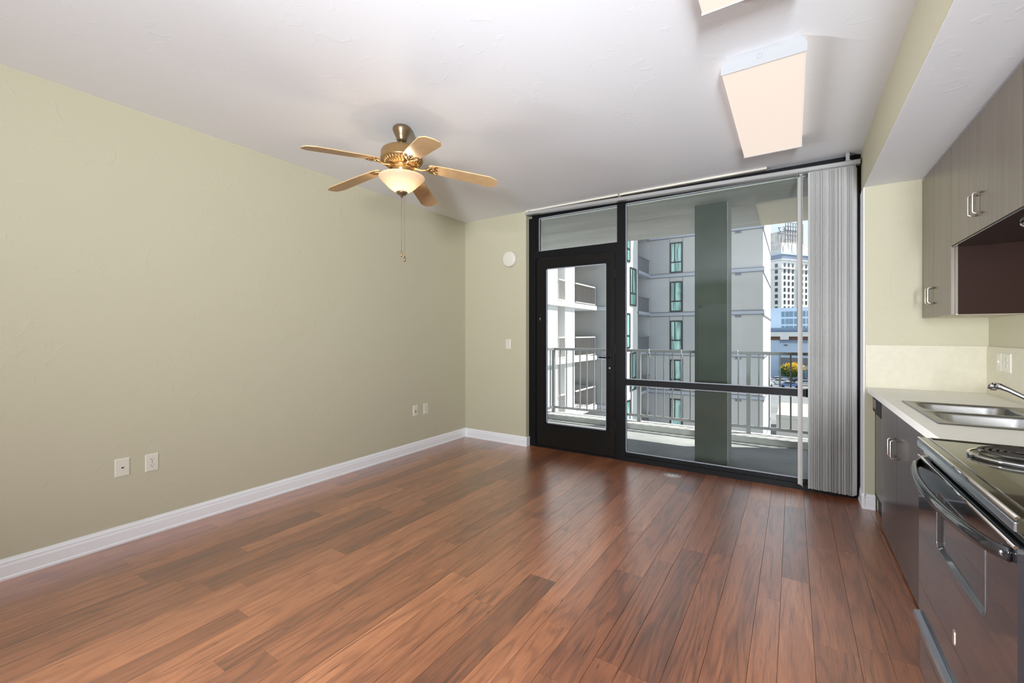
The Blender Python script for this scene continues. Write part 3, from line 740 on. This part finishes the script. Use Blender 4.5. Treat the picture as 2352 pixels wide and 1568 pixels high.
uf = thing('wall_cabinet', (4.48, -2.25, 1.6), 'wall cabinet above the stove, cut by the right edge of the photo', 'cabinet')
B().box(UX, 4.638, -2.99, -1.762, 1.824, 2.405).build('carcass', M['cab'], uf)
a1 = B().box(UX - .018, UX - .001, -2.375, -1.763, 1.826, 2.403, c=.001).build('door', M['cab'], uf)
a2 = B().box(UX - .018, UX - .001, -2.99, -2.378, 1.826, 2.403, c=.001).build('door', M['cab'], uf)
S(B().box(UX + .01, 4.638, -3.0, -.153, 2.4055, 2.4203).build('trim_3', M['bluedark']), 'dark strip in the gap between cabinets and soffit')  # thin dark strip set where the gap above the cabinets is
pk = thing('puck_light', (4.46, -1.47, 1.818), 'small round puck light under the wall cabinet', 'light')
B().lathe([(0, 1.8175), (.040, 1.8175), (.042, 1.812), (.038, 1.802), (.034, 1.800)], 4.44, -1.44, 28).build('housing', M['nickel'], pk)
B().lathe([(.034, 1.801), (.028, 1.796), (0, 1.794)], 4.44, -1.44, 28).build('lens', M['puck'], pk)

# stove
st = thing('stove', (4.28, -2.57, 0), 'black freestanding electric coil stove', 'stove')
Y0, Y1, XF = -3.0, -2.142, 3.955
B().box(XF + .01, 4.60, Y0 + .003, Y1 - .003, .03, .895).build('body', M['matblack'], st)
top = B()
top.box(3.93, 4.62, Y0, Y1, .893, .927, c=.006)
tp = top.build('cooktop', M['blk_top'], st)
# chrome front trim strip and edge
B().tube([(3.931, Y0 + .004, .924), (3.931, Y1 - .004, .924)], .0045, 8).build('edge_trim', M['chrome'], tp, label='bright chrome front edge')
B().box(3.926, 3.932, Y0 + .006, Y1 - .006, .895, .915, c=.0015).build('front_trim', mat('satin_trim', (.55, .58, .64), .18, .9), tp, label='satin metal strip along the front')
fr_ = B(); fr_.tube([(3.958, Y0 + .02, .9275), (3.958, Y1 - .02, .9275), (4.58, Y1 - .02, .9275), (4.58, Y0 + .02, .9275)], .0035, 6, closed=True)
fr_.build('raised_lip', M['blk_top'], tp)
def burner(cx, cy, r):
    zt = .928
    pan = B().lathe([(r + .022, zt), (r + .020, zt + .006), (r + .010, zt + .008), (r, zt + .004), (r * .75, zt - .006 + .008), (.02, zt + .001), (0, zt + .001)], cx, cy, 36).build('drip_pan', M['blk_app'], tp)
    rg = B().lathe([(r + .020, zt + .002), (r + .024, zt + .006), (r + .020, zt + .010), (r + .014, zt + .009)], cx, cy, 40).build('drip_pan_ring', M['chrome'], pan, label='chrome rim')
    path = []; turns = 4.5; n = int(turns * 22)
    for i in range(n + 1):
        a = 2 * math.pi * turns * i / n; rr = .018 + (r - .022) * i / n
        path.append((cx + rr * math.cos(a), cy + rr * math.sin(a), zt + .019))
    cl_ = B().tube(path, .0044, 7).build('coil', M['coil'], pan)
    sb = B()
    for k in range(3):
        a = 2 * math.pi * k / 3 + .4; sb.tube([(cx, cy, zt + .011), (cx + (r - .002) * math.cos(a), cy + (r - .002) * math.sin(a), zt + .011)], .003, 5)
    sb.build('coil_support', M['nickel'], pan)
burner(4.115, -2.395, .092); burner(4.115, -2.80, .072); burner(4.44, -2.395, .072); burner(4.44, -2.80, .092)
bgd = B().box(4.56, 4.624, Y0, Y1, .925, 1.12, c=.006).build('back_guard', M['blk_app'], st)
for yy in (-2.22, -2.34, -2.80, -2.92):
    B().lathe([(0, 0), (.022, 0), (.020, .018), (.006, .020), (0, .020)], 0, 0, 18).xf(Matrix.Translation((4.56, yy, 1.03)) @ Matrix.Rotation(R(-90), 4, 'Y')).build('knob', M['blk_app'], bgd)
# front
B().box(3.945, XF + .01, Y0 + .004, Y1 - .004, .868, .893).build('front_lip', M['blk_app'], st)
# oven door with recessed window
DZ0, DZ1, WX = .290, .862, 3.931
wy0, wy1, wz0, wz1 = -2.815, -2.392, .615, .800
v = []
for xx in (WX,):
    for (y_, z_) in rrect(Y0 + .006, Y1 - .006, DZ0, DZ1, .012): v.append((xx, y_, z_))
n = len(v)
for (y_, z_) in rrect(wy0, wy1, wz0, wz1, .022): v.append((WX, y_, z_))
for (y_, z_) in rrect(wy0 + .010, wy1 - .010, wz0 + .010, wz1 - .010, .016): v.append((WX + .008, y_, z_))
for (y_, z_) in rrect(Y0 + .006, Y1 - .006, DZ0, DZ1, .012): v.append((XF + .008, y_, z_))
f = []
for k in range(n):
    k2 = (k + 1) % n; f += [(k, k2, n + k2, n + k), (n + k, n + k2, 2 * n + k2, 2 * n + k), (k, k2, 3 * n + k2, 3 * n + k)]
f.append(tuple(range(3 * n, 4 * n)))
od = B().add(v, f).build('oven_door', M['blk_app2'], st)
B().add([(WX + .0082, y_, z_) for y_, z_ in rrect(wy0 + .009, wy1 - .009, wz0 + .009, wz1 - .009, .016)], [tuple(range(24))]).build('oven_window', M['blk_app2'], od)
fr_ = B().tube([(WX, y_, z_) for y_, z_ in rrect(wy0 - .001, wy1 + .001, wz0 - .001, wz1 + .001, .022)], .0018, 6, closed=True)
fr_.build('window_trim', M['edge'], od, label='thin satin window edging')
B().tube([(WX - .001, Y0 + .01, DZ1 - .002), (WX - .001, Y1 - .01, DZ1 - .002)], .0045, 8).build('door_top_trim', M['chrome'], od, label='bright door top edge')
hp = []
for i in range(25):
    u = i / 24; y_ = Y1 - .03 + (Y0 + .03 - (Y1 - .03)) * u
    bow = math.sin(math.pi * min(1, max(0, u))) ** .55
    hp.append((WX - .004 - .050 * bow, y_, .836 - .006 * bow))
hb = B(); 
vs = []; fs = []; prof = [(-.009, -.012), (-.011, 0), (-.006, .014), (.004, .016), (.009, .008), (.008, -.010), (0, -.016)]
for (px, py, pz) in hp:
    for (a_, b_) in prof: vs.append((px + a_, py, pz + b_))
m_ = len(prof)
for i in range(len(hp) - 1):
    for k in range(m_): fs.append((i * m_ + k, i * m_ + (k + 1) % m_, (i + 1) * m_ + (k + 1) % m_, (i + 1) * m_ + k))
fs += [tuple(range(m_)), tuple(range(len(vs) - m_, len(vs)))]
hb.add(vs, fs, True).build('handle', M['blk_app'], od, label='bowed glossy black handle')
bd = B().add([(WX - .0025, y_, z_) for y_, z_ in rrect(-2.581, -2.563, .405, .447, .008)] + [(WX, y_, z_) for y_, z_ in rrect(-2.583, -2.561, .403, .449, .009)],
             [tuple(range(24))] + [(k, (k + 1) % 24, (k + 1) % 24 + 24, k + 24) for k in range(24)])
bd.build('badge', M['nickel'], od, label='small silver badge')
wr = B().box(WX + .002, XF + .008, Y0 + .006, Y1 - .006, .07, .283, c=.004).build('drawer', M['blk_app2'], st)
B().prism([(WX + .002, .284), (WX - .014, .280), (WX - .018, .268), (WX - .012, .262), (WX + .002, .262)], 'y', Y0 + .008, Y1 - .008).build('drawer_pull', mat('satin_drawer_edge', (.30, .32, .36), .22, .8), wr, label='satin metal finger pull')

# ================================================================ BALCONY
bal = S(B().box(-.3, 4.9, .135, 2.03, -.28, -.03).build('balcony_floor', M['concrete']), 'grey concrete balcony floor partly in sun')
S(B().box(.15, 4.9, 1.74, 2.02, -.03, .05, c=.008).build('balcony_kerb', mottled('kerb_concrete', (.50, .49, .47), (.60, .59, .57), 6, .85, (1, 6, 1), .1)), 'low concrete kerb under the railing')
S(B().box(-.3, 4.9, .135, 2.02, 2.70, 2.95).build('balcony_ceiling', M['concrete_soffit']), 'concrete slab over the balcony')
S(B().box(3.2, 4.05, .78, 2.00, 2.692, 2.7).build('balcony_ceiling_patch', mottled('tan_patch', (.72, .66, .52), (.76, .70, .56), 1, .9)), 'pale tan patch on the underside of the balcony slab')  # thin patch, paler and yellower than the slab around it
S(B().box(-.3, 4.9, .136, .775, 2.66, 2.70).build('balcony_beam', M['concrete_soffit']), 'shallow concrete beam over the column')
S(B().box(4.05, 4.2, .135, 2.02, -.03, 2.70).build('balcony_partition', M['concrete']), 'partition at the right end of the balcony')
clm = S(B().box(2.672, 2.982, .535, .86, -.03, 2.66, c=.004).build('column', mottled('lit_column_concrete', (.52, .53, .52), (.60, .61, .60), 3, .85)), 'grey green concrete column on the balcony')  # core in the lit tone of the column concrete
B().box(2.671, 2.978, .52, .538, -.03, 2.66, c=.003).build('column_shade_face', M['column'], clm, label='dark grey green front face with shade put into its colour')  # thin front sheet, darkened to imitate the shaded side of the column
rl = thing('balcony_railing', (1.9, 1.95, .05), 'grey metal balcony railing with vertical bars and posts', 'railing')
RY = 1.95; RX = .262
tr = B().box(RX - .02, 4.04, RY - .022, RY + .022, 1.055, 1.095, c=.004); tr.box(RX - .022, RX + .022, .14, RY, 1.055, 1.095)
tr.build('top_rail', M['rail'], rl)
lr = B().box(RX - .012, 4.04, RY - .014, RY + .014, .115, .150); lr.box(RX - .014, RX + .014, .14, RY, .115, .150)
lr.build('bottom_rail', M['rail'], rl)
pst = B().box(-.024, .024, -.024, .024, 0, 1.015, c=.002).build('post', M['rail'], rl, origin=(0, 0, 0)); pst.location = Vector((1.660, RY, .042)) - WLOC[rl.name]
for q in ((3.063, RY), (RX, RY), (RX, .9)): link_copy(pst, Vector((q[0], q[1], .042 if q[1] > 1.7 else -.03)) - WLOC[rl.name])
bar = B().box(-.0085, .0085, -.0085, .0085, 0, .915).build('baluster', M['rail'], rl, origin=(0, 0, 0)); first = True
def add_bar(x_, y_):
    global first
    p = Vector((x_, y_, .145)) - WLOC[rl.name]
    if first: bar.location = p; first = False
    else: link_copy(bar, p)
for seg0, seg1, n in ((.262, 1.660, 12), (1.660, 3.063, 12)):
    for i in range(1, n): add_bar(seg0 + (seg1 - seg0) * i / n, RY)
for i in range(1, 9): add_bar(3.063 + i * .113, RY)
for i in range(1, 9): add_bar(RX, RY - i * .116)
for i in range(1, 6): add_bar(RX, .9 - i * .12)
# little broken ties hanging on the rail
tie_m = mat('white_tie', (.8, .8, .78), .5)
for i, (x_, lab) in enumerate(((1.80, 'white scrap tied round the railing left of the column'), (2.24, 'white scrap tied to the railing close to the column'), (2.93, 'white scrap tied to the railing right of the column'))):
    t = B(); rnd = random.Random(i)
    t.tube([(x_, RY + .022, 1.1005), (x_ + .006, RY, 1.1005), (x_ + .010, RY - .020, 1.1005), (x_ + .012, RY - .0275, 1.092), (x_ + .010, RY - .028, 1.06), (x_ + .008, RY - .030, 1.05)], .004, 6)
    t.tube([(x_ + .01, RY - .031, 1.055), (x_ + .03, RY - .035, 1.03), (x_ + .02, RY - .033, 1.0), (x_ + .04, RY - .03, .985)], .006, 6)
    t.build('tie_scrap', tie_m, label=lab, cat='scrap')

# ================================================================ BUILDING ACROSS THE COURT
ab = thing('apartment_building', (-3, 25, -11.3), 'light grey apartment block with teal windows and balconies across the court', 'building')
def apart(name, m, *bx, **kw):
    bb = B()
    for q in bx: bb.box(*q)
    return bb.build(name, m, kw.pop('parent', ab), **kw)
FH = 2.9
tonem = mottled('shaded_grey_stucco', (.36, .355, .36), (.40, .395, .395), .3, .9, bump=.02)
apart('pier', M['bwhite'], (-7.2, -6.3, 12.8, 14.98, -11.3, 16)); apart('pier', M['bwhite'], (-7.0, -6.3, 15.81, 16.98, -11.3, 16))
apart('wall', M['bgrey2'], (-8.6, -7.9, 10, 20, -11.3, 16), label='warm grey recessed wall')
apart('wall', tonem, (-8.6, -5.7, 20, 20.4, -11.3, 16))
apart('wall', M['bwhite'], (-6.4, -5.7, 20.4, 26.25, -11.3, 16), label='bright white side wall')
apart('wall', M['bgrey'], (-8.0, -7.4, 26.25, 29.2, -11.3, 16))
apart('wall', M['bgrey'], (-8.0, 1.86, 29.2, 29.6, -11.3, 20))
apart('wall', M['bwhite'], (1.4, 1.862, 29.6, 41, -11.3, 20), label='bright white end wall')
for k in range(-4, 5):
    zt = .08 + FH * k   # slab top
    if zt > 12: continue
    apart('balcony_slab', M['bwhite'], (-7.9, -6.15, 12.4, 19.72, zt - .24, zt))
    apart('slab_band', M['band'], (-5.72, -5.62, 26.25, 29.1, zt - .2, zt), (-7.4, 1.94, 29.12, 29.2, zt - .28, zt - .05), (-7.9, -5.64, 19.94, 20.0, zt - .26, zt - .04))
    apart('slab_band', M['joint'], (-5.9, 1.95, 29.10, 29.2, zt - .31, zt - .28), (-5.9, 1.95, 29.10, 29.2, zt - .05, zt - .01), (-6.1, -5.68, 19.93, 20, zt - .04, zt), label='dark joint')  # thin dark lines along the slab bands
    apart('balcony_slab', M['band'], (-7.4, -5.64, 26.25, 29.2, zt - .22, zt - .02))
    # balcony railings on the left wing
    for (ya, yb) in ((14.98, 15.81), (16.98, 19.6)):
        r_ = apart('railing', M['bwhite'], (-6.26, -6.2, ya, yb, zt + 1.05, zt + 1.11), (-6.26, -6.2, ya, yb, zt + .06, zt + .10))
        n_ = int((yb - ya) / .14); bb = B()
        for i in range(n_):
            yy = ya + .07 + i * .14; bb.box(-6.24, -6.22, yy, yy + .025, zt + .1, zt + 1.05)
        bb.build('bars', M['bgrey2'], r_, kind='stuff')
    apart('railing', M['joint'], (-7.9, -6.2, 19.62, 19.66, zt + .0, zt + 1.11))
    bb = B()
    for i in range(18): bb.box(-5.70, -5.68, 26.4 + i * .15, 26.43 + i * .15, zt, zt + 1.05)
    bb.box(-5.72, -5.66, 26.3, 29.15, zt + 1.02, zt + 1.08)
    bb.build('railing', M['joint'], ab, label='dark balcony railing')
    apart('railing', M['rail'], (-5.73, -5.70, 26.3, 29.1, zt + .02, zt + 1.0), label='grey balcony screen')
    apart('vent', M['joint'], (.18, .56, 29.14, 29.2, zt + FH - .48, zt + FH - .26))
    apart('diagonal_joint', M['joint'], (1.855, 1.90, 29.2, 41, zt - .42, zt - .30))
def far_window(origin, w_, h_, axis, split, vert=None):
    """window standing on a facade; axis 'y-' faces -y, 'x+' faces +x"""
    x_, y_, z_ = origin; f_ = .09; d_ = .06
    def bx(u0, u1, z0, z1, dep):
        return (x_ + u0, x_ + u1, y_ - dep, y_, z_ + z0, z_ + z1) if axis == 'y-' else (x_, x_ + dep, y_ + u0, y_ + u1, z_ + z0, z_ + z1)
    fr = B()
    for q in ((0, f_, 0, h_), (w_ - f_, w_, 0, h_), (f_, w_ - f_, 0, f_), (f_, w_ - f_, h_ - f_, h_), (f_, w_ - f_, split - f_ / 2, split + f_ / 2)): fr.box(*bx(*q, d_))
    if vert: fr.box(*bx(vert - .03, vert + .03, split, h_ - f_, d_))
    o = fr.build('window', M['wframe'], ab)
    for (z0, z1) in ((f_, split - f_ / 2), (split + f_ / 2, h_ - f_)):
        B().box(*bx(f_, w_ - f_, z0, z1, .03)).build('pane', M['teal'], o)
for k in range(-4, 4):
    zt = .08 + FH * k
    far_window((-4.16, 29.2, zt + .02), .88, 2.24, 'y-', .78, .34)
    ys = 24.45 if k % 2 else 23.1
    far_window((-5.7, ys + .0, zt + .30), 1.35, 2.35 if k % 2 == 0 else 2.6, 'x+', .85, .5)
tones = [M['bgrey'], mottled('mid_grey_stucco', (.44, .44, .45), (.48, .48, .485), .3, .9, bump=.02), mottled('warm_light_stucco', (.49, .475, .465), (.53, .515, .50), .3, .9, bump=.02)]
rp = random.Random(3)
for k in range(-4, 5):
    zt = .08 + FH * k
    for (xa, xb) in ((-5.6, -4.21), (-3.23, -1.2), (-1.17, 1.85)):
        apart('wall_panel', tones[rp.randrange(3)], (xa, xb, 29.175, 29.2, zt, zt + FH - .32))
    apart('wall_panel', tones[2], (-4.17, -3.27, 29.175, 29.2, zt + 2.30, zt + FH - .32))
apart('panel_joint', M['joint'], (-4.20, -4.18, 29.18, 29.2, -11.3, 16)); apart('panel_joint', M['joint'], (-3.26, -3.24, 29.18, 29.2, -11.3, 16))

# ================================================================ CITY BEYOND
S(B().box(-120, 160, 3, 420, -12, -11.3).build('street_ground', M['asphalt']), 'grey street and car park far below')
lb = thing('low_roof_building', (7, 61, -11.3), 'low building with pinkish flat roof seen below the railing', 'building')
B().box(1.9, 14, 55.5, 67, -11.3, -8.3).build('wall', M['cream'], lb)
B().box(1.95, 13.9, 55.8, 66.8, -8.3, -8.15).build('roof', M['pink'], lb)
B().box(1.85, 14.1, 55.4, 55.8, -8.5, -8.1).build('parapet', M['cream'], lb)
ob = thing('office_building', (6, 155, -11.3), 'blue grey shaded office block with rows of windows', 'building')
B().box(-8, 24, 150, 170, -11.3, 9.4).build('wall', M['bluewall'], ob)
B().box(-8, 24, 149.9, 170, 2.0, 3.3).build('band', M['blueband'], ob)
for r_ in range(3):
    for (xa, xb) in ((.65, 1.45), (1.65, 2.55), (2.65, 3.6), (3.85, 4.75), (4.85, 5.6), (5.8, 6.7), (7.0, 8.0)):
        w_ = B().box(xa, xb, 149.92, 150, 6.6 - r_ * 2.15 + (.35 if r_ == 2 else 0), 8.2 - r_ * 2.15).build('window', M['farwin2'], ob)
sb_ = thing('storefront_building', (6, 142, -11.3), 'low blue building with white fascia behind the yellow tree', 'building')
B().box(-8, 24, 140, 148, -11.3, -.2).build('wall', M['bluewall'], sb_)
B().box(-8, 24, 139.2, 148, .75, 2.0).build('fascia', M['bwhite'], sb_)
B().box(-8, 24, 139.8, 148, -.25, .75).build('storefront', M['brown'], sb_)
B().box(.55, 2.6, 139.1, 139.5, -.15, .85).build('sign', M['bwhite'], sb_)
B().box(.4, 24, 139.6, 140, -.9, -.25).build('beam', M['blueband'], sb_)
B().box(1.4, 2.3, 139.9, 140, -1.9, -1.5).build('vent', M['joint'], sb_)
B().box(.4, 24, 139.7, 140, -7.2, -5.2).build('canopy', M['joint'], sb_)
for i in range(6): B().box(.7 + i * 1.5, 1.9 + i * 1.5, 139.85, 140, -10.5, -8.3).build('window', M['farwin2'], sb_)

# hotel tower, turned on its plot
tw = thing('hotel_tower', (-1.2, 266, -11.3), 'tall white tower with rows of dark windows and a grey stepped crown', 'building')
TM = Matrix.Translation((-1.46, 266, 0)) @ Matrix.Rotation(math.atan2(.8, .6), 4, 'Z')   # local x runs along the lit face, local y to the left behind
def tbox(name, m, *bx, parent=tw, **kw):
    bb = B()
    for q in bx: bb.box(*q)
    return bb.xf(TM).build(name, m, parent, **kw)
tbox('wall', M['tower'], (0, 24, 0, 18, -11.3, 41)); tbox('wall', M['tower'], (11.6, 12.3, -1.0, 0, 15, 41), label='projecting pier')
tbox('cornice', M['towergrey'], (-.5, 24.5, -.5, 18.5, 36.3, 36.8)); tbox('cornice', M['bluedark'], (-.4, 24.4, -.4, 18.4, 41, 44.0)); tbox('cornice', M['bwhite'], (-.7, 24.7, -.7, 18.7, 41.0, 41.5)); tbox('cornice', M['bluewall'], (-.7, 24.7, -.7, 18.7, 44.0, 44.6))
for r_ in range(8):
    z_ = 37.4 - 3.3 * r_ if r_ == 0 else 37.4 - 3.3 * r_
    for c_ in range(7):
        u = 1.6 + c_ * 3.05 + (1.0 if c_ > 2 else 0)
        tbox('window', M['farwin'], (u, u + 1.25, -.12, 0, z_, z_ + 2.0))
    for c_ in range(3):
        v_ = 2.2 + c_ * 4.2
        tbox('window', M['farwin'], (-.12, 0, v_, v_ + 1.6, z_, z_ + 2.0))
tbox('crown', M['towergrey'], (.6, 23, .6, 17, 44.6, 50.5), (6.5, 20, 3, 14, 50.5, 58)); tbox('crown', M['bwhite'], (2.0, 5.0, .3, .6, 45.2, 48.8), (8.5, 11, .3, .6, 45.5, 50), label='pale crown panels')
for (u, z0, z1) in ((1.0, 50.5, 53), (3.2, 50.5, 52.5), (4.6, 50.5, 51.8)): tbox('mast', M['joint'], (u, u + .3, 1, 1.3, z0, z1))
lat = B()
for i in range(8):
    u = 6.5 + i * 1.9; lat.box(u, u + .25, 2.7, 3, 50.5, 62)
for z_ in (53, 55.5, 58, 60, 62): lat.box(6.5, 20, 2.7, 3, z_, z_ + .3)
lat.xf(TM).build('roof_lattice', M['joint'], tw)
# sign letters seen from behind (mirrored)
sg = thing('roof_sign', (-3, 264, 55), 'large rooftop letters seen from behind, mirrored, beside the tower crown', 'sign')
for i, ch in enumerate('ZET'):
    cu = bpy.data.curves.new('letter', 'FONT'); cu.body = ch; cu.size = 3.9; cu.extrude = .12; cu.align_x = 'CENTER'
    tmp = bpy.data.objects.new('letter_tmp', cu); col.objects.link(tmp)
    bpy.context.view_layer.update()
    me = bpy.data.meshes.new_from_object(tmp); bpy.data.objects.remove(tmp)
    u = -.9 + i * 3.2
    mt_ = TM @ Matrix.Translation((u - 1.2, -.5, 55.2 + i * .55)) @ Matrix.Rotation(R(90), 4, 'X') @ Matrix.Scale(-1, 4, (1, 0, 0))
    me.transform(Matrix.Translation(-WLOC[sg.name]) @ mt_); me.materials.clear(); me.materials.append(M['joint'])
    o = bpy.data.objects.new('letter', me); col.objects.link(o); o.parent = sg
fr2 = B(); fr2.box(-3.2, 9, -.3, -.1, 54.6, 54.85); 
for i in range(5): fr2.box(-3 + i * 2.6, -2.85 + i * 2.6, -.3, -.1, 50.6, 54.7)
fr2.xf(TM).build('sign_frame', M['joint'], sg)

# tree
te = thing('tree', (3.2, 135, -11.3), 'yellow and green street tree between the parked cars and the blue building', 'tree')
B().tube([(3.2, 135, -11.3), (3.25, 135, -10.2), (3.1, 135, -9.0)], [.22, .17, .1], 8).build('trunk', M['bark'], te)
for nm, mt_, seed, off, ra, n_ in (('crown', M['leafg'], 1, (0, 0, -.35), (2.8, 2.4, 1.7), 2600), ('crown', M['leafy'], 2, (.5, -.3, .55), (2.7, 2.3, 1.35), 1700)):
    rnd = random.Random(seed); bb = B()
    for i in range(n_):
        d_ = Vector((rnd.gauss(0, 1), rnd.gauss(0, 1), rnd.gauss(0, 1))).normalized() * rnd.uniform(.6, 1) * (1 + .15 * math.sin(7 * i))
        c_ = Vector((3.2 + off[0] + d_.x * ra[0], 135 + off[1] + d_.y * ra[1], -8.2 + off[2] + d_.z * ra[2]))
        u_ = Vector((rnd.gauss(0, 1), rnd.gauss(0, 1), rnd.gauss(0, 1))).normalized() * .2; v_ = Vector((rnd.gauss(0, 1), rnd.gauss(0, 1), rnd.gauss(0, 1))).normalized() * .16
        bb.add([c_ - u_, c_ + v_, c_ + u_, c_ - v_], [(0, 1, 2, 3)])
    bb.build(nm, mt_, te, kind='stuff', label='yellow leaves' if mt_ == M['leafy'] else 'green leaves')

# parked cars
def car_at(x_, y_, rz, paint, label):
    t = thing('car', (x_, y_, -11.3), label, 'car', 'parked cars below the tree')
    prof = [(-2.2, .35), (-2.25, .65), (-2.1, .85), (-1.3, .95), (-.75, 1.40), (.75, 1.43), (1.45, 1.0), (2.15, .9), (2.25, .6), (2.2, .35)]
    X = Matrix.Translation((x_, y_, -11.3)) @ Matrix.Rotation(rz, 4, 'Z')
    bd_ = B(); vs = []; n = len(prof)
    for yy, s_ in ((-.88, 1), (.88, 1)):
        for (u, z_) in prof: vs.append((u, yy * (.82 if z_ > 1.1 else 1), z_))
    bd_.add(vs, [tuple(range(n)), tuple(range(n, 2 * n))] + [(i, (i + 1) % n, (i + 1) % n + n, i + n) for i in range(n)])
    bd_.xf(X).build('body', paint, t)
    wn = B(); 
    for s_ in (-1, 1): wn.add([(-1.15, s_ * .875, 1.0), (-.72, s_ * .745, 1.36), (.7, s_ * .745, 1.38), (1.25, s_ * .875, 1.02)], [(0, 1, 2, 3)])
    wn.add([(-1.27, -.7, .99), (-.78, -.62, 1.40), (-.78, .62, 1.40), (-1.27, .7, .99)], [(0, 1, 2, 3)]); wn.add([(1.42, -.7, 1.035), (.80, -.62, 1.42), (.80, .62, 1.42), (1.42, .7, 1.035)], [(0, 1, 2, 3)])
    wn.xf(X @ Matrix.Scale(1.015, 4)).build('windows', M['farwin'], t)
    for u in (-1.4, 1.4):
        for s_ in (-.82, .82):
            wh = B(); wh.tube([(u, s_ - .1, .32), (u, s_ + .1, .32)], .32, 14); wh.xf(X).build('wheel', M['rubber'], t)
paints = {n_: mat('paint_' + n_, c_, .25, coat=.5) for n_, c_ in (('white', (.8, .8, .8)), ('silver', (.5, .52, .55)), ('blue', (.12, .2, .4)), ('black', (.03, .03, .04)))}
car_at(.2, 130.5, .12, paints['silver'], 'silver car farthest back at the left of the car park')
car_at(5.6, 130.8, .1, paints['black'], 'black car farthest back behind the blind')
car_at(.9, 124, -.1, paints['white'], 'white car in the middle row at the left of the car park')
car_at(6.2, 124.4, -.1, paints['silver'], 'silver car in the middle row near the blind')
car_at(2.9, 117.5, .1, paints['blue'], 'blue car in the near row of the car park')
car_at(-2.4, 117.5, .1, paints['white'], 'white car in the near row, half hidden by the apartment block')
